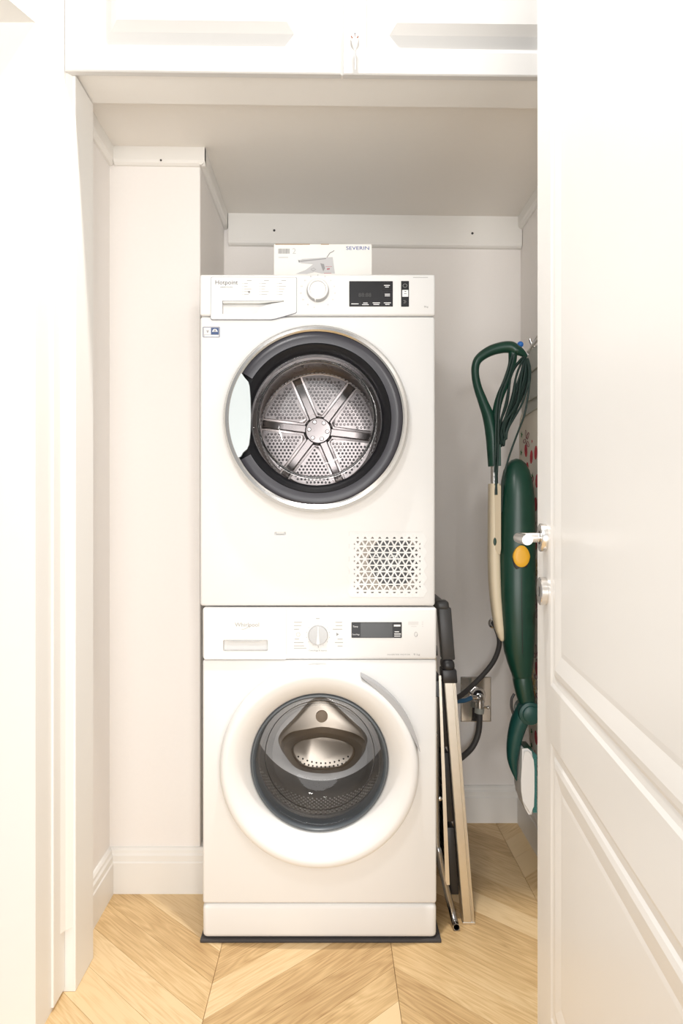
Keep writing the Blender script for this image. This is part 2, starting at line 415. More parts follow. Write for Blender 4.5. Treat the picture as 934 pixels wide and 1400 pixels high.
kr = obj('key_rosette', disc_on_door(UK, ZK, [(.0268, .0002), (.0268, .011), (.0255, .0125), (.009, .0125), (.0085, .0118), (0, .0118)]), 'satin', d1, True)
bm = B()
q = [door_f(UK+u, ZK+v, .0127) for u, v in ((-.0045, .008), (.0045, .008), (.0045, -.010), (-.0045, -.010))]
q2 = [door_f(UK+u, ZK+v, .0118) for u, v in ((-.0045, .008), (.0045, .008), (.0045, -.010), (-.0045, -.010))]
A = [bm.verts.new(p) for p in q]; Bq = [bm.verts.new(p) for p in q2]; bm.faces.new(A)
for i in range(4): bm.faces.new([A[i], A[(i+1) % 4], Bq[(i+1) % 4], Bq[i]])
obj('keyhole', bm, 'dgrey', kr)

# ------------------------------------------------------------------ overhead cabinet doors
YD = 1.648
cab = thing('overhead_cabinet', (0, 1.66, 2.09), 'white panelled cupboard doors above the closet opening', 'cabinet')
def cab_door(x0, x1, z0, z1, bx0, bx1):
    bm = B(); f = lambda u, v, w_: Vector((u, YD-w_, v))
    L = [(x0, x1, z0, z1, -.0185), (x0, x1, z0, z1, -.0025), (x0+.0025, x1-.0025, z0+.0025, z1-.0025, 0)]
    for d, w_ in ((.052, 0), (.055, -.005), (.064, -.008), (.090, -.009)): L.append((x0+d, x1-d, z0+d, z1-d, w_))
    L.append((bx0, bx1, z0+.094, z1-.1, -.009)); L.append((bx0+.016, bx1-.016, z0+.114, z1-.119, .004))
    r = nested(bm, L, f); bm.faces.new(r)
    slope(bm); return bm
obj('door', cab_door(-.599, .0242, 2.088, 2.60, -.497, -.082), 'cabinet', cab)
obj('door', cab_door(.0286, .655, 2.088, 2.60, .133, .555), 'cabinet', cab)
# key in the lock of the right-hand cupboard door
p = P(485, 52, YD)
key = thing('cupboard_key', (p.x, p.y, p.z), 'small key with white pendant in the right cupboard door lock', 'key')
obj('escutcheon', lathe(B(), [(.0105, YD), (.0105, YD-.003), (.009, YD-.004), (0, YD-.004)], p.x, p.z, 20), 'plastic', key, True)
bm = B(); tube(bm, [Vector((p.x+.008*math.cos(a), YD-.012-.004*math.sin(a), p.z-.001+.006*math.sin(a))) for a in [PI*1.05+PI*.9*i/10 for i in range(11)]], .0014, 6)
obj('key_bow', bm, 'brown', key, True, label='brown key bow')
obj('shaft', lathe(B(), [(.002, YD-.003), (.002, YD-.016), (0, YD-.016)], p.x, p.z, 10), 'chrome', key, True)
bm = B(); rows = [(0, -.008), (.006, -.011), (.0075, -.017), (.006, -.025), (.003, -.033), (.001, -.036), (0, -.037)]
vs = []
for r, dz in rows: vs.append([bm.verts.new((p.x+r*math.cos(2*PI*i/14), YD-.013+r*math.sin(2*PI*i/14), p.z+dz)) for i in range(14)] if r else [bm.verts.new((p.x, YD-.013, p.z+dz))])
for A, Bq in zip(vs, vs[1:]):
    for i in range(14):
        q = list(dict.fromkeys([A[i % len(A)], A[(i+1) % 14 % len(A)], Bq[(i+1) % 14 % len(Bq)], Bq[i % len(Bq)]]))
        if len(q) > 2: bm.faces.new(q)
obj('pendant', bm, 'plastic', key, True)
bm = B(); tube(bm, [(p.x, YD-.013, p.z-.036), (p.x+.001, YD-.012, p.z-.055), (p.x+.001, YD-.012, p.z-.078)], .0009, 6); obj('string', bm, 'plastic', key)

# ------------------------------------------------------------------ tumble dryer
YF = 1.862
def F(px, py): p = P(px, py, YF); return p.x, p.z
dx0, dz1 = F(273.5, 375.5); dx1, dz0 = F(595, 828.5); dxc = (dx0+dx1)/2
dry = thing('tumble_dryer', (dxc, 2.17, dz0), 'white tumble dryer with dark ringed door stacked on the washer', 'tumble dryer')
CX, CZ = -.0355, 1.3288
gx0, gz1 = F(481, 731); gx1, gz0 = F(578, 814)
body = obj('cabinet', box(B(), dx0, dx1, YF, 2.49, dz0, F(0, 432.6)[1], .007, 3), 'enamel', dry)
cut(body, [cyl(.222, CX, CZ, 1.80, 2.16), box(B(), gx0+.006, gx1-.006, 1.80, YF+.05, gz0+.006, gz1-.006),
           box(B(), F(375.5, 0)[0], F(391, 0)[0], 1.80, YF+.006, F(0, 731.5)[1], F(0, 727.5)[1])])
bm = B(); box(bm, F(377.5, 0)[0], F(389, 0)[0], YF-.0004, YF+.005, F(0, 730)[1], F(0, 727)[1], .0004, 1); obj('latch', bm, 'shade_plastic', dry)
# control fascia with the water-tank drawer at its left end
ctrl = obj('control_panel', box(B(), dx0, dx1, YF-.004, 2.49, F(0, 431.6)[1], dz1, .006, 3), 'plastic', dry)
out = [F(289.5, 381), F(291, 380), F(404.5, 380.5), F(405.6, 381.5), F(405.5, 427), F(404, 428.5), F(378, 436), F(371, 437.3), F(291, 437.2), F(288.8, 436)]
bm = B(); 
cxo = sum(p[0] for p in out)/len(out); czo = sum(p[1] for p in out)/len(out)
grow = lambda d: [(x+(d if x > cxo else -d), z+(d if z > czo else -d)) for x, z in out]
prism(bm, grow(.0011), YF-.0045, YF-.002); dg_ = obj('drawer_gap', bm, 'gapgrey', dry)
dr = obj('water_tank_drawer', prism(B(), out, YF-.0062, YF-.003), 'plastic', dry)
hx = [F(304.5, 412), F(388, 412), F(388, 413.5), F(372, 416), F(357, 420.5), F(351, 430), F(304.5, 430)]
cut(dr, [prism(B(), hx, YF-.02, YF+.01)]); cut(dg_, [prism(B(), hx, YF-.02, YF+.01)]); cut(ctrl, [prism(B(), hx, YF-.02, YF+.012)])
bm = B(); prism(bm, [F(305, 412.2), F(387, 412.2), F(387, 413.0), F(372, 413.8), F(357, 415), F(305, 415.0)], YF-.0045, YF+.0115); obj('handle_lip', bm, 'shade_plastic', dr)
tx = YF-.0064
bm = B(); x, z = F(294.5, 389.8); text(bm, 'Hotpoint', x, z, tx, .0150, width=F(325, 0)[0]-x)
x, z = F(301.5, 394.4); text(bm, 'ARISTON', x, z, tx, .0042, width=F(318, 0)[0]-x); obj('lettering', bm, 'ink', dr, kind='stuff')
for c0, hw in ((332, 14), (355.5, 14), (379, 13)):
    bm = B()
    x, z = F(c0+6, 384.7); dash(bm, x, x+.012, z, tx, .0016)
    for k in range(5):
        x, z = F(c0, 388.6+3.75*k); dash(bm, x, x+.0014, z, tx, .0016); x += .004
        dash(bm, x, x+[.012, .019, .010, .015, .009][(k*2+int(c0)) % 5], z, tx, .0011)
    obj('programme_list', bm, 'pale_ink', dr, kind='stuff')

bm = B(); x, z = F(341, 400.3); prism(bm, [(x+.003*math.cos(2*PI*i/12), z+.003*math.sin(2*PI*i/12)) for i in range(12)], tx-.0002, tx); obj('care_symbol', bm, 'pale_ink', dr)
# knob
kx, kz = F(434.8, 398.5)
kn = obj('knob', lathe(B(), [(.0285, YF-.0035), (.0285, YF-.006), (.0265, YF-.020), (.0250, YF-.0225), (.0205, YF-.0225), (.0195, YF-.0205), (0, YF-.0205)], kx, kz+.0, 56), 'silver', dry, True)
obj('knob_cap', lathe(B(), [(.0262, YF-.0205), (.0250, YF-.0228), (.0208, YF-.0232), (.0200, YF-.0208), (0, YF-.0208)], kx, kz, 48), 'plastic', kn, True)
bm = B(); box(bm, kx-.0078, kx-.0048, YF-.0262, YF-.004, kz-.0283, kz-.0222, .0003, 1); obj('pointer', bm, 'plastic', kn)
bm = B()
for k in range(15):
    if k == 7: continue
    a = PI/2-(k-7+7.5)*2*PI/15*.985 if False else PI/2-k*2*PI/15
    x = kx+.0435*math.cos(a); z = kz+.0415*math.sin(a)-.001
    for sgx in ((-.0012, .0012) if 9 <= k <= 14 else (0,)): box(bm, x+sgx-.0005, x+sgx+.0005, YF-.0043, YF-.0039, z-.0018, z+.0018)
obj('dial_marks', bm, 'pale_ink', dry, kind='stuff')
# display
def Frect(bm, x0, y0, x1, y1, ya, yb, r=.0008):
    X0, Z1 = F(x0, y0); X1, Z0 = F(x1, y1); prism(bm, rrect(X0, X1, Z0, Z1, r, 2), ya, yb)
bm = B(); Frect(bm, 477.5, 385.2, 537, 419.8, YF-.0048, YF-.0038); disp = obj('display', bm, 'gloss', dry)
bm = B()
for (bx, by, s1, s2) in ((485.3, 416.2, 10, 0), (499.5, 415, 6, 9), (514.5, 414.8, 10, 8), (529.5, 414.8, 9.5, 6), (529, 391, 8, 5), (529.5, 403, 7, 7)):
    for s_w, dy in ((s1, 0), (s2, 2.2)):
        if s_w: x, z = F(bx-s_w/2, by+dy); dash(bm, x, x+s_w*.001862, z, YF-.0049, .0018)
obj('display_lettering', bm, 'white_ink', disp, kind='stuff')
bm = B()
for px in (492.5, 507, 521.8): x, z = F(px, 416); box(bm, x-.0003, x+.0003, YF-.0050, YF-.0047, z-.005, z+.006)
for (a, b, c, d) in ((523, 387.5, 535, 396.5), (523.5, 399, 535.5, 409)):
    X0, Z1 = F(a, b); X1, Z0 = F(c, d); tube(bm, [(X0, YF-.0048, Z0), (X1, YF-.0048, Z0), (X1, YF-.0048, Z1), (X0, YF-.0048, Z1)], .0003, 4, True)
obj('key_outline', bm, 'dgrey', disp, kind='stuff')
bm = B(); x, z = F(490, 406.5); text(bm, '88:88', x, z, YF-.0049, .014, width=.032); obj('segment_digits', bm, 'dgrey', disp)
bm = B(); Frect(bm, 548.3, 385, 559, 420, YF-.0048, YF-.0038); st = obj('button_strip', bm, 'gloss', dry)
bm = B(); Frect(bm, 549.8, 397.2, 558, 406.5, YF-.0052, YF-.0047); obj('lit_button', bm, 'white_ink', st)
bm = B(); x, z = F(553.6, 391.3); tube(bm, [(x+.0052*math.cos(2*PI*i/16), YF-.0049, z+.0045*math.sin(2*PI*i/16)) for i in range(16)], .0005, 5, True)
x, z = F(553.5, 413.2)
for d in (-.003, 0): tube(bm, [(x+d-.0005, YF-.0049, z+.004), (x+d+.003, YF-.0049, z), (x+d-.0005, YF-.0049, z-.004)], .0004, 4)
obj('button_symbol', bm, 'pale_ink', st, kind='stuff')
bm = B(); x, z = F(552.3, 402.2); dash(bm, x, x+.006, z, YF-.0053, .0012); x, z = F(553, 399.4); dash(bm, x, x+.004, z, YF-.0053, .0018); obj('button_print', bm, 'ink', st, kind='stuff')
bm = B(); x, z = F(564.5, 380); dash(bm, x, x+.038, z, YF-.0041, .0011); x, z = F(579.5, 421); text(bm, '8kg', x, z, YF-.0042, .0062, width=.0105); obj('rating_print', bm, 'pale_ink', dry, kind='stuff')
# sticker
bm = B(); Frect(bm, 277.2, 446.7, 300.8, 461.4, YF-.0006, YF-.0001, .002); sk = obj('sticker', bm, 'print_light', dry, label='small blue framed sticker')
bm = B(); X0, Z1 = F(277.7, 447.2); X1, Z0 = F(300.3, 461); tube(bm, [(a, YF-.0006, b) for a, b in rrect(X0, X1, Z0, Z1, .002, 3)], .0006, 5, True)
Frect(bm, 288.6, 448.2, 299.3, 457.6, YF-.0010, YF-.0005, .0004); obj('sticker_frame', bm, mat('sticker_blue', (.06, .10, .22), .6), sk, kind='stuff')
bm = B(); Frect(bm, 279.6, 448.4, 288.2, 457.2, YF-.0010, YF-.0005, .0004); Frect(bm, 280, 458.6, 298.5, 460.3, YF-.0009, YF-.0005, .0004)
x, z = F(294, 452.8); prism(bm, [(x+.0068*math.cos(t), z-.002+.0075*math.sin(t)) for t in [PI*i/10 for i in range(11)]], YF-.0013, YF-.0009)
obj('sticker_white', bm, 'white_ink', sk, kind='stuff')
bm = B(); x, z = F(284, 452.8); prism(bm, [(x-.004, z+.002), (x+.004, z+.002), (x, z-.006)], YF-.0013, YF-.0009); prism(bm, [F(291.5, 453.6), F(296.6, 453.6), F(294, 449.8)], YF-.0016, YF-.0012); obj('sticker_symbol', bm, 'pale_ink', sk, kind='stuff')

# dryer door
k = .00182
dd = obj('door', lathe(B(), [(.2245, YF+.001), (.2330, YF-.004), (.2345, YF-.020), (.2325, YF-.034), (.2270, YF-.042), (.2200, YF-.043), (.2160, YF-.040), (.2150, YF-.036)], CX, CZ, 128), 'rim_chrome', dry, True, label='chrome rimmed round dryer door')
a0, a1 = math.radians(-151), math.radians(148.5)
bm = B(); lathe(bm, [(.2152, YF-.030), (.2148, YF-.0392), (.2125, YF-.0402), (.1990, YF-.0402), (.1875, YF-.0385), (.1862, YF-.030)], CX, CZ, 110, a0, a1); obj('tinted_ring', bm, 'tint', dd, True)
bm = B(); lathe(bm, [(.2146, YF-.020), (.1868, YF-.036), (.1850, YF-.0365), (.1800, YF-.030), (.1690, YF-.018), (.1670, YF-.012)], CX, CZ, 110); obj('inner_ring', bm, 'gloss', dd, True)
bm = B()
gin = [(331.2, 511.5), (335, 517), (339.5, 522), (341.2, 528), (342.5, 545), (343, 568), (342.5, 590), (340.5, 608), (338, 614), (332.5, 618.5), (329.5, 624)]
ins = [(P(x, y, 1.823).x, P(x, y, 1.823).z) for x, y in gin]
t0 = math.atan2(ins[-1][1]-CZ, ins[-1][0]-CX) % (2*PI); t1 = math.atan2(ins[0][1]-CZ, ins[0][0]-CX) % (2*PI)
arc = [(CX+.2200*math.cos(t0+(t1-t0)*i/20), CZ+.2200*math.sin(t0+(t1-t0)*i/20)) for i in range(21)]
prism(bm, ins+arc, YF-.0415, YF-.030); obj('handle', bm, 'grip', dd, label='pale blue grip crescent')
bowl = obj('glass_bowl', lathe(B(), [(.1685, YF-.016), (.1670, YF-.021), (.1600, YF-.0225), (.1540, YF-.020), (.1480, YF-.012), (.1460, YF+.02), (.1430, YF+.055), (.1330, YF+.068), (.1000, YF+.074), (.05, YF+.077), (0, YF+.078)], CX, CZ, 96), 'clear', dd, 'all')
obj('glass_rim', lathe(B(), [(.1500, YF-.0150), (.1472, YF-.0178), (.1447, YF-.0150), (.1440, YF-.006)], CX, CZ, 96), 'chrome', bowl, True)
obj('gasket', lathe(B(), [(.1665, YF-.004), (.1660, YF+.030), (.172, YF+.045), (.217, YF+.048), (.220, YF+.040)], CX, CZ, 80), 'rubber', dry, True)
# dryer drum with six ridges, hub, bolts and punched back
YDB = 2.125
drum = obj('drum', lathe(B(), [(.2205, YF+.05), (.2205, YDB-.004), (.205, YDB), (.172, YDB), (.168, YDB-.003), (.164, YDB), (.06, YDB), (0, YDB)], CX, CZ, 96), 'steel', dry, True)
for q in range(6):
    a = math.radians(-7+60*q); ca, sa = math.cos(a), math.sin(a); bm = B()
    sec = [(-.0120, .0), (-.0085, -.010), (.0085, -.010), (.0120, 0)]
    rows = []
    for r, wd in ((.028, 1.15), (.045, 1.0), (.10, .95), (.150, 1.0), (.163, 1.1)):
        hgt = .25 if r > .16 else 1
        rows.append([bm.verts.new((CX+r*ca-t*wd*sa, YDB+h*hgt+.0002, CZ+r*sa+t*wd*ca)) for t, h in sec])
    for A, Bq in zip(rows, rows[1:]):
        for i in range(3): bm.faces.new([A[i], A[i+1], Bq[i+1], Bq[i]])
    obj('ridge', bm, 'steel', drum, True)
    # dark shadowed fillet strips on both flanks are real grooves
    x, z = CX+.0265*ca, CZ+.0265*sa
    obj('bolt', lathe(B(), [(.0062, YDB-.0135), (.0062, YDB-.0165), (.0045, YDB-.018), (.0025, YDB-.018), (.002, YDB-.0165), (0, YDB-.0165)], x, z, 12), 'satin', drum, True)
obj('hub', lathe(B(), [(.043, YDB), (.040, YDB-.008), (.035, YDB-.0135), (.020, YDB-.014), (0, YDB-.014)], CX, CZ, 48), 'steel', drum, True)

for q in range(6):
    am = math.radians(-7+60*q+30); ux, uz = math.cos(am), math.sin(am); bm = B(); ro = .161; of = .0172
    hfa = math.radians(30); a_o = hfa-math.asin(of/ro)
    loc = [(ro*math.cos(-a_o+2*a_o*i/12), ro*math.sin(-a_o+2*a_o*i/12)) for i in range(13)]
    ri = of/math.sin(hfa)+.012; tt = (ri-of/math.sin(hfa))
    rt = lambda d, sg: (of/math.sin(hfa)+d*math.cos(hfa), sg*d*math.sin(hfa))
    loc += [rt(.030, 1), rt(.016, 1), (rt(.012, 1)[0], .0045), (rt(.012, 1)[0], -.0045), rt(.016, -1), rt(.030, -1)]
    rows = []
    cu_ = sum(p[0] for p in loc)/len(loc)
    for sc_, yy_ in ((1, YDB+.001), (1, YDB-.0045), (.975, YDB-.006)):
        rows.append([bm.verts.new((CX+(cu_+(u-cu_)*sc_)*ux-v*sc_*uz, yy_, CZ+(cu_+(u-cu_)*sc_)*uz+v*sc_*ux)) for u, v in loc])
    for A, Bq in zip(rows, rows[1:]):
        for i in range(len(loc)): bm.faces.new([A[i], A[(i+1) % len(loc)], Bq[(i+1) % len(loc)], Bq[i]])
    bm.faces.new(rows[-1]); obj('sector_plate', bm, 'steel', drum, True)
bmh = B(); bmd = B()
pitch = .0108
for i in range(-18, 19):
    for j in range(-20, 21):
        x = (i+.5*(j % 2))*pitch; z = j*pitch*.866; r = math.hypot(x, z)
        if not .056 < r < .155: continue
        a = math.degrees(math.atan2(z, x)); da = (a+7+30) % 60-30
        if abs(math.sin(math.radians(da)))*r < .0225: continue
        sector = int(((a+7) % 360)//60)
        hole = (sector == 4) or (r > .088 and z < -.035) or (r < .075 and sector == 1)
        R = .0036
        if hole:
            vs = [bmh.verts.new((CX+x+R*math.cos(2*PI*n/8), YDB-.0064, CZ+z+R*math.sin(2*PI*n/8))) for n in range(8)]; bmh.faces.new(vs)
        else:
            vs = [bmh.verts.new((CX+x+.0037*math.cos(2*PI*n/8), YDB-.0062, CZ+z+.0037*math.sin(2*PI*n/8))) for n in range(8)]; bmh.faces.new(vs); R = .0028  # black disc under each dimple paints the shade round its edge
            ring = [bmd.verts.new((CX+x+R*math.cos(2*PI*n/8), YDB-.0060, CZ+z+R*math.sin(2*PI*n/8))) for n in range(8)]
            top = [bmd.verts.new((CX+x+R*.55*math.cos(2*PI*n/8), YDB-.0092, CZ+z+R*.55*math.sin(2*PI*n/8))) for n in range(8)]
            for n in range(8): bmd.faces.new([ring[n], ring[(n+1) % 8], top[(n+1) % 8], top[n]])
            bmd.faces.new(top)
obj('perforation', bmh, 'black', drum, kind='stuff'); obj('dimple', bmd, 'steel', drum, True, kind='stuff')  # punched holes, together with the painted dark edges of the dimples
bm = B()
for i in range(90):
    a = 2*PI*i/90; r = .168
    c = Vector((CX+r*math.cos(a), YDB-.0036, CZ+r*math.sin(a)))
    t = Vector((-math.sin(a), 0, math.cos(a))); n_ = Vector((math.cos(a), 0, math.sin(a)))
    bm.faces.new([bm.verts.new(c+t*u*.0035+n_*v*.0009) for u, v in ((-1, -1), (1, -1), (1, 1), (-1, 1))])
obj('seam_stitch', bm, 'white_ink', drum, kind='stuff')
bm = B()
for j in range(10):
    for i in range(76):
        a = 2*PI*(i+.5*(j % 2))/76; y = YF+.09+j*.0165; R = .0036; r = .2200
        bm.faces.new([bm.verts.new((CX+r*math.cos(a+R*math.cos(t)/r), y+R*math.sin(t), CZ+r*math.sin(a+R*math.cos(t)/r))) for t in [2*PI*n/6 for n in range(6)]])
obj('wall_perforation', bm, 'dgrey', drum, kind='stuff')

# condenser grille: a lattice of real triangular openings
a = .01865; h = a*.866; nrow = 10
ox, oz = F(529.3, 772.8)
bm = B(); y0, y1 = YF-.0008, YF+.0035
for j in range(-5, 5):
    for i in range(-14, 15):
        upt = (i+j) % 2 == 0
        xc = ox+i*a/2; zb = oz+j*h
        cz = zb+(h/3 if upt else 2*h/3)
        tri = [(xc-a/2, zb), (xc+a/2, zb), (xc, zb+h)] if upt else [(xc-a/2, zb+h), (xc, zb), (xc+a/2, zb+h)]
        if not (gx0-a*.3 < xc < gx1+a*.3): continue
        u = abs(xc-ox)/.088; v = abs(cz-oz)/.080
        s = .68
        e = max(0, u-.62)/.38 if u > .62 else 0; e2 = max(0, v-.70)/.30 if v > .70 else 0
        s *= max(0, 1-.62*min(1.6, math.hypot(e, e2)))
        if u > 1.0 or v > 1.05: s = 0
        A = [bm.verts.new((x, y0, z)) for x, z in tri]
        if s < .08: bm.faces.new(A); continue
        ins_ = [bm.verts.new((xc+(x-xc)*s, y0, cz+(z-cz)*s)) for x, z in tri]; dp = [bm.verts.new((xc+(x-xc)*s, y1, cz+(z-cz)*s)) for x, z in tri]
        for n in range(3):
            bm.faces.new([A[n], A[(n+1) % 3], ins_[(n+1) % 3], ins_[n]]); bm.faces.new([ins_[n], ins_[(n+1) % 3], dp[(n+1) % 3], dp[n]])
bmesh.ops.remove_doubles(bm, verts=bm.verts, dist=1e-5)
gr = obj('grille', bm, 'plastic', dry)
bm = B(); box(bm, gx0+.007, gx1-.007, YF+.007, YF+.011, gz0+.007, gz1-.007); fb = obj('filter_board', bm, 'beige', dry)
fx, fz = F(538.5, 767.5)
obj('fan_opening', lathe(B(), [(.064, YF+.0068), (.064, YF+.0064), (0, YF+.0064)], fx, fz, 40), 'black', fb, True)
bm = B()
for n in range(7):
    t = 2*PI*n/7; ct_, st_ = math.cos(t), math.sin(t)
    prism(bm, [(fx+r*ct_-q*st_, fz+r*st_+q*ct_) for r, q in ((.014, -.001), (.055, .010), (.055, .0125), (.014, .002))], YF+.0050, YF+.0062)
lathe(bm, [(.016, YF+.0062), (.016, YF+.0048), (.012, YF+.0048), (.012, YF+.0062)], fx, fz, 20)
obj('fan_blades', bm, 'shade_plastic', fb, kind='stuff')
bm = B(); X, Z = F(477.3, 727); X2, Z2 = F(578, 785); box(bm, X-.0004, X+.0004, YF-.0003, YF+.0005, Z2, Z); box(bm, X, X2, YF-.0003, YF+.0005, Z-.0002, Z+.0002)
obj('flap_seam', bm, 'shade_plastic', dry)

# ------------------------------------------------------------------ washing machine
wx0, wz1 = F(277, 830.5); wx1, _ = F(597, 0); wz0 = .0095; wxc = (wx0+wx1)/2
was = thing('washing_machine', (wxc, 2.17, wz0), 'white front loading washing machine standing under the dryer', 'washing machine')
VX, VZ = -.0280, .4576
zc0 = F(0, 901.8)[1]; zk = F(0, 1236)[1]
wb = obj('cabinet', box(B(), wx0, wx1, YF+.001, 2.47, zk+.0008, zc0-.0008, .006, 3), 'enamel', was)
cut(wb, [cyl(.238, VX, VZ, 1.80, 2.40)])
bm = B(); box(bm, wx0, wx1, YF-.001, 2.47, wz0, zk-.0006, .012, 4); obj('plinth', bm, 'plastic', was, True)
wc = obj('control_panel', box(B(), wx0, wx1, YF-.002, 2.47, zc0+.0006, wz1, .007, 3), 'plastic', was)
bm = B(); Frect(bm, 280.2, 831.5, 392.1, 895.5, YF-.0028, YF-.0015, .002); wg_ = obj('drawer_gap', bm, 'shade_plastic', was)
bm = B(); Frect(bm, 279.5, 831.2, 391.5, 901, YF-.0042, YF-.002, .003); wd = obj('detergent_drawer', bm, 'plastic', was)
bm = B(); 
for o_, yy_ in ((wd, YF+.01), (wg_, YF+.01), (wc, YF+.014)):
    bm = B(); Frect(bm, 305.5, 874.3, 366.5, 890, YF-.02, yy_, .003); cut(o_, [bm])
bm = B(); X0, Z1 = F(306.5, 874.2); X1, _ = F(365.5, 0)
prism(bm, [(X0, Z1), (X1, Z1), (X1-.010, Z1-.0012), (X1-.022, Z1-.0034), (X0+.024, Z1-.0034), (X0+.012, Z1-.0012)], YF-.0048, YF-.0030); obj('handle_lip', bm, 'silver', wd)
bm = B(); x, z = F(321.5, 856.3); text(bm, 'Whirlpool', x, z, YF-.0044, .0145, width=F(354.5, 0)[0]-x)
tube(bm, spline([(F(330.5, 0)[0], YF-.0044, F(0, 859.8)[1]), (F(334, 0)[0], YF-.0044, F(0, 859.6)[1]), (F(339, 0)[0], YF-.0044, F(0, 857.2)[1]), (F(342, 0)[0], YF-.0044, F(0, 853)[1])], 4), .0005, 5)
obj('lettering', bm, 'pale_ink', wd, kind='stuff')
# dial
kx, kz = F(435, 867.6)
wk = obj('dial', lathe(B(), [(.0245, YF-.0018), (.0245, YF-.012), (.0232, YF-.0145), (0, YF-.0150)], kx, kz, 48), 'silver', was, True)
bm = B(); prism(bm, [(kx-.0012, kz+.0225), (kx+.0012, kz+.0225), (kx+.0022, kz), (kx+.0042, kz-.018), (kx+.003, kz-.0222), (kx-.003, kz-.0222), (kx-.0042, kz-.018), (kx-.0022, kz)], YF-.0190, YF-.0145); obj('pointer', bm, 'plastic', wk)
tx = YF-.0022; bm = B()
for n in range(14):
    t = PI/2+2*PI*n/14; x = kx+.030*math.cos(t); z = kz+.029*math.sin(t); box(bm, x-.0007, x+.0007, tx-.0002, tx, z-.0007, z+.0007)
for (x0, y0, wpx) in ((402, 850.6, 11), (402, 855, 10), (402, 860, 7), (403, 873.6, 6), (402, 878.2, 13), (402, 882.8, 14), (402, 886, 17), (458.5, 850.6, 9.5), (459, 855, 9), (455, 860, 13), (461.5, 873.6, 7), (458, 878.2, 11), (461.5, 883, 7), (432, 845.5, 5)):
    x, z = F(x0, y0); dash(bm, x, x+wpx*.001862, z, tx, .0015)
x, z = F(407.8, 867.3); tube(bm, [(x+.005*math.cos(2*PI*n/14), tx, z+.005*math.sin(2*PI*n/14)) for n in range(14)], .0004, 4, True)
for n in range(6):
    y = 860+n*4.5
    if n in (1,): continue
obj('programme_print', bm, 'pale_ink', was, kind='stuff')
bm = B(); x, z = F(460, 867); prism(bm, [(x, z+.0042), (x+.0065, z), (x, z-.0042)], tx-.0002, tx); x, z = F(434.8, 890); text(bm, 'Centrifuga & Scarico', x, z, tx, .0045, 'CENTER', .046); x, z = F(435.3, 884.5); dash(bm, x-.0006, x+.0006, z, tx, .003)
obj('start_print', bm, mat('mid_grey_ink', (.30, .30, .30), .6), was, kind='stuff')
bm = B(); Frect(bm, 480.6, 850.4, 549.3, 871.8, YF-.0028, YF-.0015, .0015); wd2 = obj('display', bm, 'gloss', was)
bm = B(); Frect(bm, 493, 851.2, 536.5, 871, YF-.0032, YF-.0027, .0008); obj('screen', bm, mat('screen_glass', (.025, .025, .025), .22, spec=.4), wd2)
bm = B(); x, z = F(486, 857.4); text(bm, 'Temp', x, z, YF-.0031, .0062, 'CENTER', .013); x, z = F(486.6, 868); text(bm, 'Centrifuga', x, z, YF-.0031, .0050, 'CENTER', .0185)
for (x0, y0, wpx, hh) in ((538.5, 855, 9, .0046), (539.5, 863.5, 6, .002), (539, 866.5, 9, .0022), (539, 869.3, 8.5, .002)):
    x, z = F(x0, y0); dash(bm, x, x+wpx*.001862, z, YF-.0029, hh)
obj('display_lettering', bm, 'white_ink', wd2, kind='stuff')
bm = B(); x, z = F(529.5, 895.6); text(bm, 'INVERTER MOTOR', x, z, tx, .0050, width=F(560.5, 0)[0]-x); x, z = F(565.2, 895.7); text(bm, '9 kg', x, z, tx, .0066, width=F(574, 0)[0]-x)
x, z = F(568.8, 867); tube(bm, spline([(x+.004*math.cos(t), tx, z+.006*math.sin(t)) for t in [math.radians(d) for d in (60, 110, 160, 210, 260, 310, 350)]], 3), .0005, 4); tube(bm, spline([(x+.002, tx, z+.0045), (x+.004, tx, z), (x+.001, tx, z-.003)], 3), .0004, 4)
obj('rating_print', bm, mat('fine_grey_ink', (.36, .35, .35), .6), was, kind='stuff')
bm = B(); x, z = F(558, 851.5); dash(bm, x, x+.026, z, tx, .0075); x, z = F(562, 856); dash(bm, x, x+.014, z, tx, .0012)
for dy in (850, 853, 856): x, z = F(577, dy); dash(bm, x, x+.003, z, tx, .0014)
obj('badge_print', bm, mat('faint_grey_ink', (.70, .69, .68), .6), was, kind='stuff')

# washer door: white dished ring, dark rim, glass bowl
wdoor = obj('door', lathe(B(), [(.2440, YF+.001), (.2500, YF-.006), (.2500, YF-.030), (.2475, YF-.046), (.2420, YF-.056), (.2350, YF-.060), (.2250, YF-.060), (.2080, YF-.050), (.1900, YF-.030), (.1780, YF-.008), (.1752, YF-.002), (.1745, YF+.010)], VX, VZ, 128), 'plastic', was, True, label='white dished ring round the porthole')
bm = B(); ga0, ga1 = math.radians(10), math.radians(66); NG = 24
prism(bm, [(VX+.2535*math.cos(ga0+(ga1-ga0)*q/NG), VZ+.2535*math.sin(ga0+(ga1-ga0)*q/NG)) for q in range(NG+1)]+[(VX+(.2525-.0125*math.sin(PI*q/NG)**.7)*math.cos(ga0+(ga1-ga0)*q/NG), VZ+(.2525-.0125*math.sin(PI*q/NG)**.7)*math.sin(ga0+(ga1-ga0)*q/NG)) for q in range(NG-1, 0, -1)], YF-.0576, YF-.010)
obj('handle', bm, 'grip_grey', wdoor, True, label='grey grip at the upper right')
obj('dark_rim', lathe(B(), [(.1750, YF+.006), (.1748, YF-.004), (.1725, YF-.0085), (.1690, YF-.009), (.1650, YF-.004), (.1630, YF+.006), (.1620, YF+.020)], VX, VZ, 96), 'rubber', wdoor, True)
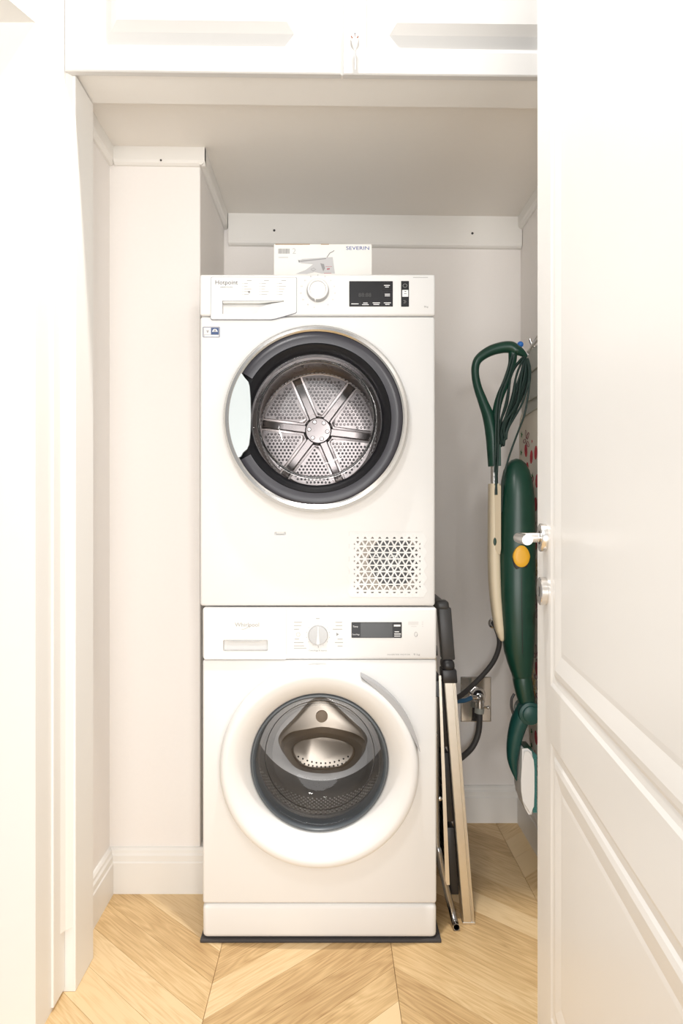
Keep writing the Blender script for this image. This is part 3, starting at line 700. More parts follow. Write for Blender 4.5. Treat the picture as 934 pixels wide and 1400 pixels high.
wbowl = obj('glass_bowl', lathe(B(), [(.1660, YF-.001), (.1600, YF-.006), (.1520, YF-.002), (.1450, YF+.015), (.1400, YF+.045), (.1330, YF+.075), (.1200, YF+.088), (.08, YF+.094), (.04, YF+.097), (0, YF+.098)], VX, VZ, 96), 'smoky', wdoor, 'all')
obj('glass_rim', lathe(B(), [(.1440, YF+.050), (.1430, YF+.0475), (.1420, YF+.050), (.1418, YF+.052)], VX, VZ, 80), 'chrome', wbowl, True)
obj('gasket', lathe(B(), [(.1640, YF+.012), (.1600, YF+.035), (.1640, YF+.060), (.1700, YF+.085), (.1850, YF+.090), (.234, YF+.092), (.236, YF+.080)], VX, VZ, 80), 'rubber', was, True)
YWB = 2.35
wdr = obj('drum', lathe(B(), [(.172, YF+.094), (.190, YF+.100), (.2350, YF+.125), (.2365, YWB-.03), (.225, YWB-.008), (.20, YWB), (0, YWB)], VX, VZ, 96), 'wash_steel', was, True)
def W2(px, py, Y): p = P(px, py, Y); return (p.x, p.z)
# raised shield on the drum back
def relief(pts, y0, y1, d, m, name, dish=None):
    bm = B(); n = len(pts); cx = sum(p[0] for p in pts)/n; cz = sum(p[1] for p in pts)/n
    mk = lambda s, y: [bm.verts.new((cx+(x-cx)*s, y, cz+(z-cz)*s)) for x, z in pts]
    rows = [mk(1, y0), mk(1-d*.4, y0+(y1-y0)*.85), mk(1-d, y1)]
    if dish: rows += [mk(1-d-s_, y1+dy) for s_, dy in dish]
    for A, Bq in zip(rows, rows[1:]):
        for i in range(n): bm.faces.new([A[i], A[(i+1) % n], Bq[(i+1) % n], Bq[i]])
    bm.faces.new(rows[-1])
    return obj(name, bm, m, wdr, True)
def closed2(pts, n=4):
    v = [Vector((a, b, 0)) for a, b in pts]; N = len(v); out = []
    for i in range(N):
        p0, p1, p2, p3 = v[i-1], v[i], v[(i+1) % N], v[(i+2) % N]
        for k_ in range(n):
            t = k_/n; q = .5*((2*p1)+(p2-p0)*t+(2*p0-5*p1+4*p2-p3)*t*t+(3*p1-p0-3*p2+p3)*t**3); out.append((q.x, q.y))
    return out
sh = closed2([W2(x, y, YWB-.02) for x, y in ((424, 960), (438, 956), (452, 960), (476, 982), (499, 1004), (502, 1020), (488, 1040), (442, 1050), (396, 1040), (381, 1020), (383, 1005), (402, 984))])
relief(sh, YWB-.0005, YWB-.020, .10, 'bronze', 'back_shield')
ln = closed2([W2(x, y, YWB-.07) for x, y in ((383, 1022), (396, 1008), (420, 1003), (440, 1000), (462, 1003), (487, 1010), (501, 1022), (497, 1040), (478, 1056), (442, 1062), (406, 1056), (388, 1040))])
lf = relief(ln, YWB-.018, YWB-.072, .24, 'bronze', 'lifter', dish=[(.03, -.003), (.06, .004), (.09, .006)])
bm = B()
for j, (n, yy) in enumerate(((12, 1036), (14, 1041))):
    for i in range(n):
        t = -1+2*i/(n-1); x, z = W2(442+t*(34-j*0+j*3), 1045.5+j*5-abs(t)**2*9+(-2), YWB-.0668)
        bm.faces.new([bm.verts.new((x+.0030*math.cos(q), YWB-.0668, z+.0030*math.sin(q))) for q in [2*PI*m_/8 for m_ in range(8)]])
obj('lifter_hole', bm, 'black', wdr, kind='stuff')
obj('hub_cap', lathe(B(), [(.019, YWB-.018), (.019, YWB-.026), (.016, YWB-.028), (0, YWB-.028)], VX, W2(440, 979.5, YWB-.025)[1], 28), mat('tan_cap', (.78, .60, .43), .5), wdr, True)
bm = B()
for j in range(19):
    for i in range(110):
        t = 2*PI*(i+.5*(j % 2))/110; y = YF+.135+j*.0125; r = .2348+.0009*(j/12); R = .0030
        if math.sin(t) > .25: continue
        bm.faces.new([bm.verts.new((VX+r*math.cos(t+R*math.cos(q)/r), y+R*math.sin(q), VZ+r*math.sin(t+R*math.cos(q)/r))) for q in [2*PI*m_/6 for m_ in range(6)]])
obj('perforation', bm, 'black', wdr, kind='stuff')
bm = B()
for j in range(19):
    for i in range(110):
        t = 2*PI*(i+.5+.5*(j % 2))/110; y = YF+.135+j*.0125; R = .0042
        if math.sin(t) > .1: continue
        n_ = Vector((math.cos(t), 0, math.sin(t))); t_ = Vector((-math.sin(t), 0, math.cos(t))); c_ = Vector((VX, y, VZ))+n_*.2362
        rows = [[bm.verts.new(c_-n_*hh+t_*(rr_*math.cos(q))+Vector((0, rr_*math.sin(q), 0))) for q in [2*PI*m_/7 for m_ in range(7)]] for rr_, hh in ((R, 0), (R*.8, .0022), (R*.4, .0034))]
        for A, Bq in zip(rows, rows[1:]):
            for m_ in range(7): bm.faces.new([A[m_], A[(m_+1) % 7], Bq[(m_+1) % 7], Bq[m_]])
        bm.faces.new(rows[-1])
obj('dimple', bm, 'drum_bright', wdr, 'all', kind='stuff')

# anti-vibration mat under the washer
bm = B(); box(bm, wx0-.006, wx1+.012, 1.857, 2.475, 0, .0082, .002)
finish(obj('rubber_mat', bm, 'mat_rubber'), 'dark rubber mat lying on the oak floor under the washer', 'mat')
# carton on the dryer
bx0, _ = F(375, 0); YX = 1.99
bx0 = (374.5-452)*YX/1000; bx1 = (508.5-452)*YX/1000; bz1 = 1.10-(334-697)*YX/1000
bxz = dz1+.0005
car = thing('appliance_carton', ((bx0+bx1)/2, YX+.06, bxz), 'white printed appliance carton lying on top of the dryer', 'box')
bm = B(); box(bm, bx0, bx1, YX, YX+.16, bxz, bz1-.001, .001, 1); obj('carton_body', bm, 'card', car)
bm = B(); box(bm, bx0+.001, bx1-.002, YX+.0006, YX+.159, bz1-.0012, bz1+.0005)
obj('lid_flap', bm, 'card', car)
bm = B(); box(bm, bx0+.004, bx0+.098, YX-.0003, YX+.0008, bz1-.0008, bz1+.0008); box(bm, bx0+.128, bx0+.15, YX-.0003, YX+.0008, bz1-.0008, bz1+.0006); obj('torn_edge', bm, 'cardboard', car, kind='stuff')
def Q(px, py): p = P(px, py, YX); return p.x, p.z
ty = YX-.0003
bm = B(); x, z = Q(473, 341.5); text(bm, 'SEVERIN', x, z, ty, .0135, width=Q(504.5, 0)[0]-x)
for v in list(bm.verts): pass
obj('brand_print', bm, 'blue_ink', car, kind='stuff')
bm = B(); x0, z0 = Q(380.5, 346.8); i = 0; xx = x0
rnd = random.Random(3)
while xx < Q(396.5, 0)[0]:
    ww = rnd.choice((.0006, .0009, .0015)); box(bm, xx, xx+ww, ty-.0001, ty+.0001, z0, z0+.0135); xx += ww+rnd.choice((.0006, .0010))
obj('barcode', bm, 'print_grey', car, kind='stuff')
bm = B(); x, z = Q(399.5, 347); text(bm, '2', x, z, ty, .022); obj('number_print', bm, 'print_light', car)
bm = B(); x, z = Q(381, 352); dash(bm, x, x+.026, z, ty, .002)
prism(bm, [Q(407.5, 356.5), Q(414, 354), Q(446, 352), Q(455, 351.5), Q(458, 374), Q(440, 374), Q(430, 372), Q(420, 374.5), Q(404, 374.5), Q(418, 369), Q(428, 361.5), Q(412, 360)], ty-.0001, ty+.0001)
obj('appliance_picture', bm, 'print_light', car, kind='stuff')
bm = B(); prism(bm, [Q(407.5, 355.5), Q(410.5, 356), Q(410.5, 359), Q(408.5, 358.8)], ty-.0003, ty); prism(bm, [Q(411, 356.6), Q(446, 353), Q(446, 354.2), Q(411, 358)], ty-.0003, ty)
prism(bm, [Q(438, 360), Q(443, 361), Q(444.5, 367), Q(442, 371), Q(440, 366)], ty-.0003, ty)
tube(bm, [(a, ty, b) for a, b in (Q(447, 352), Q(451, 346), Q(455, 344), Q(457, 342.5))], .0012, 5)
tube(bm, [(a, ty, b) for a, b in (Q(425, 368), Q(429, 366.5), Q(432, 368.5), Q(428, 370.5))], .0008, 5, True)
obj('appliance_outline', bm, 'print_grey', car, kind='stuff')
bm = B(); prism(bm, [Q(447, 367.2), Q(451, 366.6), Q(451, 368.4), Q(447, 369)], ty-.0003, ty); x, z = Q(445, 364.5); dash(bm, x, x+.018, z, ty, .0009); x, z = Q(443, 373.6); dash(bm, x, x+.02, z, ty, .0012); obj('slogan_print', bm, 'print_red', car, kind='stuff')

# ------------------------------------------------------------------ folding step ladder leaning on the washer
LY = 1.94
lad = thing('step_ladder', (.36, 2.12, 0), 'folded aluminium step ladder leaning against the right side of the washer', 'ladder')
def sheared(bm, zt=.66, x_b=.0, x_t=-.0515):    # lean towards the washer
    for v in bm.verts: v.co.x += x_b+(x_t-x_b)*v.co.z/zt
    return bm
for y0, sg in ((LY, 1), (LY+.36, 1)):
    bm = B(); box(bm, .3520, .3755, y0, y0+.045, .004, .652, .002, 1); box(bm, .3750, .3780, y0+.003, y0+.045, .004, .652); box(bm, .3775, .3830, y0, y0+.045, .004, .652, .0012, 1)
    sheared(bm); rl = obj('rail', bm, 'alu', lad)
    bm = B(); box(bm, .3505, .3845, y0-.001, y0+.046, .0, .0060, .001, 1); sheared(bm); obj('foot', bm, 'alu', rl)
    bm = B(); box(bm, .348, .387, y0-.004, y0+.049, .640, .676, .004); pts_ = []
    box(bm, .350, .384, y0-.004, y0+.049, .670, .702, .012, 3); sheared(bm); obj('hinge_cap', bm, 'black', lad, True)
    bm = B(); box(bm, .352, .3865, y0+.004, y0+.044, .700, .840, .004); box(bm, .347, .382, y0+.002, y0+.044, .832, .858, .009, 3); sheared(bm); obj('handle_bar_end', bm, 'dgrey', lad, True)
    # rear leg tube and its brace
    bm = B(); P0 = Vector((.3290, y0-.030, .0105)); tube(bm, spline([P0, (.3275, y0-.012, .013), (.3215, y0-.001, .040), (.309, y0+.002, .09), (.2885, y0+.006, .19), (.2835, y0+.012, .24), (.2825, y0+.02, .60)], 5), .0092, 14, cap=False)
    tube(bm, spline([P0, (.3275, y0-.012, .013), (.3215, y0-.001, .040)], 5), .0078, 14, cap=False)
    lg = obj('leg', bm, mat('dark_chrome', (.34, .33, .32), .15, 1), lad, True)
    bm = B(); lathe(bm, [(.0093, P0.y-.0012), (.0093, P0.y+.001), (.0076, P0.y+.001), (.0076, P0.y-.0012)], P0.x, P0.z, 16); 
    for v in bm.verts: v.co.x += .0
    obj('tube_rim', bm, 'chrome', lg, True)
    bm = B(); A_ = Vector((.2905, y0+.002, .66)); B_ = Vector((.3095, y0-.006, .108))
    for s_ in (0,):
        d_ = Vector((.0045, 0, 0)); e_ = Vector((0, .003, 0))
        q = [A_-d_*.7, A_+d_*.7, B_+d_*1.25, B_-d_*1.25]; f_ = [bm.verts.new(v) for v in q]; g_ = [bm.verts.new(v+e_) for v in q]
        bm.faces.new(f_); bm.faces.new(g_)
        for i in range(4): bm.faces.new([f_[i], f_[(i+1) % 4], g_[(i+1) % 4], g_[i]])
    obj('brace', bm, 'alu', lad)
bm = B(); box(bm, .346, .374, LY+.045, LY+.36, .832, .856, .006); sheared(bm); obj('top_bar', bm, 'black', lad, True)
for z0, z1 in ((.07, .25), (.265, .45), (.465, .643)):
    bm = B(); box(bm, .3255, .3490, LY+.016, LY+.39, z0, z1, .003)
    for n in range(6): box(bm, .3225, .3260, LY+.02, LY+.385, z0+.012+n*.02, z0+.018+n*.02)
    for v in bm.verts: v.co.x += -.0485*v.co.z/.66
    obj('tread', bm, 'black', lad, True)
bm = B()
for z in (.15, .33, .5): 
    x = .316-.0485*z/.66; lathe(bm, [(.006, LY+.014), (.006, LY+.009), (.003, LY+.007), (0, LY+.007)], x, z, 10)
obj('rivet', bm, 'chrome', lad, True, kind='stuff')
bm = B(); tube(bm, [(.327, LY+.012, .055), (.327, LY+.355, .055)], .007, 10)
for v in bm.verts: v.co.x -= .008
obj('crossbar', bm, 'chrome', lad, True)

# ------------------------------------------------------------------ ironing board hung on the right wall
IX = .600
ib = thing('ironing_board', (.62, 2.14, .254), 'ironing board in a floral cover hanging on the right wall', 'ironing board')
YCn = 2.135
hwz = [(.254, .0), (.258, .018), (.27, .034), (.30, .048), (.40, .075), (.52, .105), (.70, .150), (.90, .182), (1.10, .196), (1.36, .198), (1.39, .190), (1.405, .165), (1.41, .12)]
prof = [(YCn+h_, z) for z, h_ in hwz]+[(YCn-h_, z) for z, h_ in reversed(hwz) if h_ > 0]
bm = B(); n = len(prof); cyy, czz = YCn, .9
def lay(x, s): return [bm.verts.new((x, cyy+(y-cyy)*s, czz+(z-czz)*(1-(1-s)*.3))) for y, z in prof]
rows = [lay(IX+.022, .95), lay(IX+.020, .995), lay(IX+.008, 1), lay(IX+.001, .985), lay(IX, .96)]
for A, Bq in zip(rows, rows[1:]):
    for i in range(n): bm.faces.new([A[i], A[(i+1) % n], Bq[(i+1) % n], Bq[i]])
bm.faces.new(rows[0]); bm.faces.new(rows[-1])
cov = obj('cover', bm, 'floral', ib, True)
# printed flowers, leaves and berries on the cover (flat print)
PR = dict(red_print='red', flower_print='maroon', leaf_print='leaf', pale_flower_print='ochre')
def pr(nm, fn, *a):
    b_ = B(); fn(b_, *a); obj(nm, b_, PR[nm], cov)
bmr, bmm, bml, bmo = 'red_print', 'flower_print', 'leaf_print', 'pale_flower_print'; rg = random.Random(11)
def blob(bm, y, z, r1, r2, ang=0, n=10):
    c, s = math.cos(ang), math.sin(ang); bm.faces.new([bm.verts.new((IX-.0006, y+r1*math.cos(t)*c-r2*math.sin(t)*s, z+r1*math.cos(t)*s+r2*math.sin(t)*c)) for t in [2*PI*i/n for i in range(n)]])
def star(bm, y, z, R): bm.faces.new([bm.verts.new((IX-.0006, y+R*(1 if i % 2 else .38)*math.cos(PI*i/5), z+R*(1 if i % 2 else .38)*math.sin(PI*i/5))) for i in range(10)])
def petals(bm, y, z, R, k_=5):
    for i in range(k_):
        t = 2*PI*i/k_; cy_, cz_ = y+R*.62*math.cos(t), z+R*.62*math.sin(t)
        tube(bm, [(IX-.0006, cy_+R*.40*math.cos(u)*math.cos(t)-R*.2*math.sin(u)*math.sin(t), cz_+R*.40*math.cos(u)*math.sin(t)+R*.2*math.sin(u)*math.cos(t)) for u in [2*PI*q/10 for q in range(10)]], .0011, 4, True, flat=.4)
def hw_at(z):
    for (z0, h0), (z1, h1) in zip(hwz, hwz[1:]):
        if z0 <= z <= z1: return h0+(h1-h0)*(z-z0)/(z1-z0)
    return 0
zz = .33
while zz < 1.37:
    hw_ = hw_at(zz)*.90; yy = YCn+hw_-rg.uniform(.0, .03)
    while yy > YCn-hw_:
        c_ = rg.random(); jz = zz+rg.uniform(-.025, .025)
        if abs(yy-YCn) < hw_at(jz)*.92:
            if c_ < .26: pr(bmr, blob, yy, jz, .016, .021, rg.uniform(-.4, .4))
            elif c_ < .5: pr(bmm, petals, yy, jz, .034)
            elif c_ < .72:
                pr(bml, star, yy, jz, .013)
            elif c_ < .9: pr(bmo, petals, yy, jz, .027, 6)
            else: pr(bmr, star, yy, jz, .008)
        yy -= rg.uniform(.045, .065)
    zz += .052
bm = B()
for yo in (-.10, .10): tube(bm, spline([(IX+.030, YCn+yo*.9, 1.40), (IX+.034, YCn+yo*.7, .9), (IX+.034, YCn+yo*.2, .42)], 6), .009, 10)
obj('leg_frame', bm, 'tray', ib, True)
bm = B()
pl = [(1.98, 1.400), (2.262, 1.388), (2.278, 1.402), (2.290, 1.46), (2.270, 1.50), (2.262, 1.545), (2.235, 1.575), (1.98, 1.575)]
prism(bm, pl, IX-.004, IX+.004, 'yz'); obj('iron_rest', bm, 'tray', ib, label='grey plastic iron rest at the top')
bm = B(); prism(bm, [(2.02, 1.425), (2.215, 1.425), (2.225, 1.455), (2.02, 1.455)], IX-.012, IX-.0045, 'yz'); prism(bm, [(2.02, 1.51), (2.235, 1.505), (2.215, 1.56), (2.02, 1.565)], IX-.010, IX-.0045, 'yz'); obj('iron_rest_rib', bm, 'tray', ib)
bm = B(); tube(bm, spline([(IX, 2.05, 1.60), (IX-.004, 2.16, 1.585), (IX-.010, 2.205, 1.572), (IX-.020, 2.21, 1.585), (IX-.035, 2.205, 1.600)], 5), .0042, 10)
tube(bm, spline([(IX+.01, 2.00, 1.63), (IX, 2.13, 1.60), (IX-.004, 2.20, 1.570), (IX-.002, 2.235, 1.545)], 5), .0042, 10)
tube(bm, [(IX+.001, 2.10, 1.58), (IX+.001, 2.10, 1.62)], .004, 8)
rw = obj('rest_wire', bm, 'alu', ib, True)
tp = P(711.5, 471, 2.185); w0 = Vector((IX-.028, 2.205, 1.592))
bm = B(); bmesh.ops.create_uvsphere(bm, u_segments=14, v_segments=10, radius=.0095, matrix=Matrix.Translation(tp)); obj('wire_tip', bm, 'blue_tip', ib, 'all', label='blue rubber wire tip')
bm = B(); tube(bm, spline([tp+Vector((.004, 0, -.006)), tp+Vector((.014, .004, -.020)), tp+Vector((.028, .008, -.032)), Vector((IX-.012, 2.205, 1.572))], 5), .0030, 8); obj('hanging_wire', bm, 'plastic', ib, True)
# wall hook
bm = B(); box(bm, XR-.006, XR-.0002, 2.17, 2.21, 1.58, 1.66, .002); tube(bm, spline([(XR-.005, 2.19, 1.60), (XR-.035, 2.19, 1.585), (XR-.065, 2.19, 1.590), (XR-.075, 2.19, 1.612)], 5), .005, 10)
finish(obj('wall_hook', bm, 'satin', smooth=True), 'metal hook on the right wall holding the ironing board', 'hook')

# ------------------------------------------------------------------ upright vacuum cleaner
VY = 2.095
def V(px, py, dy=0): q = P(px, py, VY); return Vector((q.x, VY+dy, q.z))
vac = thing('upright_vacuum', tuple(V(700, 1108)), 'dark green and cream upright vacuum cleaner hanging by the ironing board', 'vacuum cleaner')
secs = [(627, 706, 1), (629, 706, 7), (634, 706, 12.5), (643, 706, 17), (657, 706.5, 20.5), (682, 707, 22.8), (720, 707, 24), (762, 706.5, 24.6), (764, 706.5, 24.2), (766, 706.5, 24.6), (820, 707, 24.2), (860, 708, 22.6), (890, 709.5, 19.8), (908, 711.5, 16.6), (922, 713.5, 13.4), (930, 714.5, 12)]
def loft(bm, secs, ky=1.05, seg=32, ex=.85):
    rows = []
    for py, cx, hw in secs:
        c = V(cx, py); r = hw*VY/1000
        rows.append([bm.verts.new((c.x+r*math.copysign(abs(math.cos(t))**ex, math.cos(t)), c.y+r*ky*math.copysign(abs(math.sin(t))**ex, math.sin(t)), c.z)) for t in [2*PI*i/seg for i in range(seg)]])
    for A, Bq in zip(rows, rows[1:]):
        for i in range(seg): bm.faces.new([A[i], A[(i+1) % seg], Bq[(i+1) % seg], Bq[i]])
    bm.faces.new(rows[0]); bm.faces.new(rows[-1]); return bm
vb = obj('bag_housing', loft(B(), secs), 'green', vac, 'all', label='dark green rounded bag housing')
fy = -.0545
def oval(pts, d0, d1, ch=.9):
    bm = B(); n = len(pts); cx = sum(p[0] for p in pts)/n; cy = sum(p[1] for p in pts)/n
    rows = [[bm.verts.new(V(cx+(x-cx)*s, cy+(y-cy)*s, d)) for x, y in pts] for s, d in ((1, d0), (1, d1+.002), (ch, d1), (.5, d1-.001))]
    for A, Bq in zip(rows, rows[1:]):
        for i in range(n): bm.faces.new([A[i], A[(i+1) % n], Bq[(i+1) % n], Bq[i]])
    bm.faces.new(rows[-1]); return bm
egg = [(706+(10.9 if math.sin(t) < 0 else 11.3)*math.cos(t)*(1-.10*max(0, math.sin(t))), 759.5-(15.2 if math.sin(t) > 0 else 13.8)*math.sin(t)) for t in [2*PI*i/32 for i in range(32)]]
obj('button_recess', oval([(x, 764+(y-759.5)*1.25) for x, y in [(706+(x-706)*.98, y) for x, y in egg]], fy+.02, fy+.0015), 'black', vb, True)
obj('release_button', oval(egg, fy+.02, fy-.006), 'yellow', vb, True, label='yellow oval button')
bm = B(); tube(bm, [V(x, y, d) for x, y, d in ((706.5, 785, -.0535), (707, 820, -.0533), (708, 860, -.050), (709, 890, -.0440))], .0009, 5); obj('seam', bm, 'black', vb)
# cream shaft
sh_s = [(661.5, 675.8, 7.4), (664, 675.8, 7.6), (700, 675.5, 7.6), (760, 675.3, 7.8), (790, 676, 7.8), (815, 677.5, 7.4), (840, 680, 7), (860, 683, 6.2), (872, 685.5, 4), (876, 686.5, 2)]
cs = obj('shaft', loft(B(), sh_s, 1.6, 24, .7), 'cream', vac, True, label='cream plastic shaft')
bm = B()
q = [V(673.6, 664, -.0262), V(682, 664, -.0230), V(682, 750, -.0235), V(681, 757, -.024), V(678, 757, -.0255), V(674.5, 750, -.0268)]
prism(bm, [(v.x, v.z) for v in q], VY-.0272, VY-.018); obj('slot', bm, mat('cream_groove', (.60, .50, .35), .5), cs)
obj('shaft_button', oval([(674.0+2.1*math.cos(t), 740-5.5*math.sin(t)) for t in [2*PI*i/16 for i in range(16)]], -.020, -.0285), 'green', cs, True, label='small green button')
bm = B(); tube(bm, [V(676, 628), V(676, 670)], .0102, 14); obj('inner_tube', bm, 'satin', vac, True)
def K6(x, y, dy=0): return V(630+x/5.6, 450+y/5.6, dy)
c6 = VY/1000/5.6
path = [(252, 1050), (246, 930), (238, 800), (212, 670), (172, 560), (132, 450), (112, 350), (116, 270), (150, 215), (230, 165), (320, 140), (385, 140), (420, 165)]
rad = [37, 40, 44, 40, 33, 28, 26, 27, 31, 36, 39, 41, 40]
pv, rv = interp([K6(*p) for p in path], [r*c6*1.12 for r in rad], 6); bm = B(); tube(bm, pv, rv, 18, flat=1.15)
path = [(385, 150), (440, 165), (480, 190), (505, 215)]; pv, rv = interp([K6(*p) for p in path], [40*c6, 38*c6, 24*c6, 10*c6], 5); tube(bm, pv, rv, 16)
path = [(400, 165), (392, 270), (350, 400), (300, 520), (272, 640), (266, 800), (262, 950)]; pv, rv = interp([K6(*p) for p in path], [r*c6 for r in (36, 30, 29, 30, 31, 33, 34)], 6); tube(bm, pv, rv, 16)
hd = obj('handle', bm, 'green', vac, True, label='dark green looped handle')
bm = B()
for off in (-12, 8):
    tube(bm, spline([K6(395+off, 200, -.018), K6(350+off, 360, -.020), K6(290+off, 520, -.022), K6(268+off, 700, -.024), K6(262+off, 900, -.028), K6(256+off, 1100, -.026)], 5), .0026, 8)
tube(bm, spline([K6(256, 1050, -.020), K6(256, 1180, -.024), K6(254, 1270, -.0285)], 4), .0042, 8)
obj('handle_cord', bm, 'cord', vac, True)
bm = B(); prism(bm, [(v.x, v.z) for v in (K6(240, 900), K6(262, 880), K6(294, 890), K6(296, 1050), K6(276, 1050))], VY-.022, VY-.016); obj('cord_clip', bm, 'green', vac)
bm = B()
rg = random.Random(5)
for n in range(9):
    o1 = (n-4)*9; sw = (n % 3-1)*.010; dy = (n % 4-1.5)*.007+.006
    w_ = 26+6*(n % 4)
    t0_, b0_ = (498-(8-n)*1.5, 212+(n % 3)*8), (325+(n-4)*5, 900-(n % 3)*18-abs(n-4)*5)
    cxm = 432+o1*1.0; cym = 520+(n % 3)*25
    L_ = [K6(*t0_, dy), K6(cxm-w_+18, 330+n*4, dy-.004), K6(cxm-w_-18, cym, dy-.006), K6(b0_[0]-18, b0_[1]-110, dy-.003), K6(*b0_, dy), K6(b0_[0]+22, b0_[1]-90, dy+.004), K6(cxm+w_*.5-6, cym-10, dy+.006), K6(cxm+w_+30, 360, dy+.004)]
    N = len(L_); cl = []
    for i in range(N):
        p0, p1, p2, p3 = L_[i-1], L_[i], L_[(i+1) % N], L_[(i+2) % N]
        for q in range(5):
            t = q/5; cl.append(.5*((2*p1)+(p2-p0)*t+(2*p0-5*p1+4*p2-p3)*t*t+(3*p1-p0-3*p2+p3)*t**3))
    tube(bm, cl, .0031, 7, True)
obj('cord_bundle', bm, 'cord', vac, True, label='looped bundle of green cord')
bm = B(); tube(bm, spline([K6(512, 222, 0), K6(532, 300), K6(526, 430), K6(492, 640), K6(440, 770, -.01), K6(400, 860, -.02), K6(350, 985, -.03), K6(318, 1090, -.038), K6(306, 1180, -.030), K6(300, 1400, -.020)], 6), .0028, 8); obj('mains_cord', bm, 'cord', vac, True)
# joint, floor nozzle and brush
bm = loft(B(), [(924, 714, 12.2), (930, 714.5, 12.8), (940, 716, 12.5), (950, 718, 12), (960, 720, 11)], 1.1, 24); obj('neck', bm, 'green', vac, True)
hj = V(721.5, 972)
bm = B(); lathe(bm, [(.0, VY-.040), (.019, VY-.040), (.0225, VY-.038), (.0235, VY-.034), (.0255, VY-.0335), (.0315, VY-.031), (.0325, VY-.026), (.0325, VY+.03), (.030, VY+.034), (0, VY+.034)], hj.x, hj.z, 48); obj('joint', bm, 'teal', vac, True)
def K8(x, y, dy=0): return V(600+x/5.39, 880+y/5.39, dy)
c8 = VY/1000/5.39
path = [(650, 470), (600, 560), (568, 660), (550, 760), (545, 850), (555, 930), (574, 1010)]; pv, rv = interp([K8(*p) for p in path], [r*c8 for r in (72, 66, 58, 50, 40, 24, 3)], 7)
bm = B(); tube(bm, pv, rv, 22, flat=1.1); noz = obj('nozzle_arm', bm, 'teal', vac, 'all', label='curved green nozzle arm')
bm = B(); tube(bm, spline([K8(560, 372, .004), K8(541, 410, .004), K8(539, 470, .004), K8(552, 520, .004)], 5), .004, 8); obj('bracket', bm, 'dgrey', vac, True)
ws = [K8(*p) for p in ((598, 755), (640, 752), (668, 775), (678, 830), (684, 900), (684, 1060), (680, 1170), (668, 1232), (645, 1234), (620, 1190), (600, 1130), (588, 1060), (586, 980), (592, 880))]
bm = B(); prism(bm, [(v.x, v.z) for v in ws], VY-.03, VY+.05); bmesh.ops.bevel(bm, geom=[e for e in bm.edges if abs((e.verts[0].co-e.verts[1].co).y) < .01], offset=.006, segments=3, affect='EDGES'); br = obj('brush_head', bm, 'plastic', vac, True, label='white brush head')
bm = B(); box(bm, K8(612, 0).x, K8(672, 0).x, VY-.022, VY+.04, K8(0, 780).z, K8(0, 748).z, .004); obj('brush_cap', bm, 'green', br, True)
bm = B()
for i in range(48):
    for j in range(7):
        z = K8(0, 800+i*8.8).z; y = VY-.028+j*.011; x0 = K8(676, 0).x; x1 = K8(703+((i*7+j) % 3), 0).x
        box(bm, x0, x1, y, y+.006, z-.0008, z+.0008)
obj('bristle', bm, 'bristle', br, kind='stuff')

# ------------------------------------------------------------------ water connection on the back wall
ox0, oz1 = P(629.5, 925, YB).x, P(0, 925, YB).z; ox1, oz0 = P(671.5, 986.5, YB).x, P(0, 986.5, YB).z
ou = thing('water_outlet', ((ox0+ox1)/2, YB, oz0), 'chrome water outlet plate with tap on the back wall', 'tap')
bm = B(); box(bm, ox0, ox1, YB-.004, YB-.0003, oz0, oz1, .0015); pt = obj('plate', bm, 'chrome', ou)
bm = B(); X0, X1, Z0, Z1 = ox0+.003, ox1-.003, oz0+.003, oz1-.003
for t_ in (0,): tube(bm, [(a, YB-.0045, b) for a, b in ((X0, Z0), (X1, Z0), (X1, Z1), (X0, Z1))], .0016, 6, True)
obj('plate_edge', bm, 'satin', pt)
hx_, hz_ = P(653, 949, YB).x, P(0, 949, YB).z
bm = B(); lathe(bm, [(.027, YB-.004), (.027, YB-.012), (.024, YB-.015), (.018, YB-.015), (.017, YB-.004)], hx_, hz_, 32); obj('collar', bm, 'satin', ou, True)
obj('outlet_opening', lathe(B(), [(.0168, YB-.0046), (0, YB-.0046)], hx_, hz_, 24), 'black', ou)
bm = B(); q = P(656, 953, YB-.045)
tube(bm, [(hx_, YB-.004, hz_-.002), (q.x-.002, YB-.045, q.z+.004)], .0095, 12); tube(bm, [(q.x, YB-.045, q.z+.008), (q.x, YB-.045, q.z-.02)], .0115, 12)
tube(bm, [(q.x-.028, YB-.046, q.z-.001), (q.x+.012, YB-.046, q.z-.001)], .0075, 10); tube(bm, [(q.x+.0, YB-.070, q.z-.001), (q.x, YB-.045, q.z-.001)], .0072, 8)
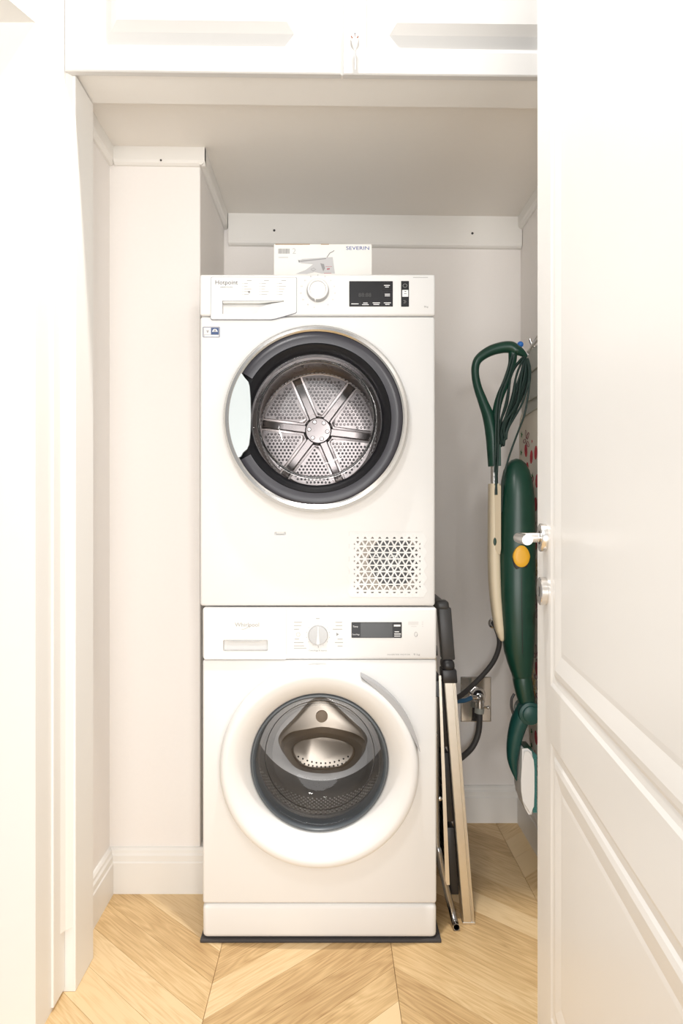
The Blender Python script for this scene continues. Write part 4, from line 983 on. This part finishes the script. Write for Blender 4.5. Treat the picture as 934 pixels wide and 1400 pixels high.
tube(bm, [(q.x, YB-.045, q.z-.034), (q.x+.026, YB-.046, q.z-.036)], .0042, 8); bmesh.ops.create_uvsphere(bm, u_segments=10, v_segments=8, radius=.007, matrix=Matrix.Translation((q.x+.029, YB-.046, q.z-.036)))
obj('valve', bm, 'chrome', ou, True)
bm = B(); tube(bm, [(q.x, YB-.045, q.z-.018), (q.x, YB-.045, q.z-.040)], .0145, 14); obj('hose_nut', bm, 'satin', ou, True)
bm = B(); tube(bm, [(q.x, YB-.045, q.z-.038), (q.x-.002, YB-.045, q.z-.056)], .0165, 14); obj('hose_sleeve', bm, 'tray', ou, True)
def H(px, py, y): return P(px, py, y)
bm = B(); tube(bm, spline([(q.x, YB-.045, q.z-.0575), H(654.5, 1000, YB-.047), H(648, 1018, YB-.055), H(638, 1030, YB-.065), H(622, 1042, YB-.085), H(600, 1052, YB-.10), H(585, 1054, YB-.10)], 6), .0105, 12)
finish(obj('drain_hose', bm, 'hose', smooth=True), 'grey hose curving down from the tap behind the ladder', 'hose')
bm = B(); tube(bm, spline([(q.x-.027, YB-.046, q.z-.001), H(636, 957.5, YB-.050), H(624, 959, YB-.058), H(608, 963, YB-.058), H(590, 968, YB-.058)], 6), .0078, 10)
finish(obj('inlet_hose', bm, 'hose_blue', smooth=True), 'blue inlet hose leading left from the chrome tap', 'hose')
rx = P(674.5, 851.5, YB)
rp = obj('wall_rosette', lathe(B(), [(.020, YB-.0003), (.019, YB-.005), (.013, YB-.009), (.0125, YB-.0005)], rx.x, rx.z, 28), 'chrome', smooth=True)
finish(rp, 'round chrome pipe rosette on the back wall beside the vacuum', 'pipe rosette')
bm = B(); tube(bm, spline([(rx.x, YB-.003, rx.z), H(678, 858, YB-.03), H(682.5, 872, YB-.055), H(682, 886, YB-.065), H(675, 904, YB-.07), H(662, 921, YB-.075), H(645, 938, YB-.09), H(630, 951, YB-.115), H(612, 960, YB-.14), H(590, 968, YB-.15)], 6), .0088, 12)
finish(obj('upper_hose', bm, 'hose', smooth=True), 'grey hose running from the wall rosette down behind the ladder', 'hose')
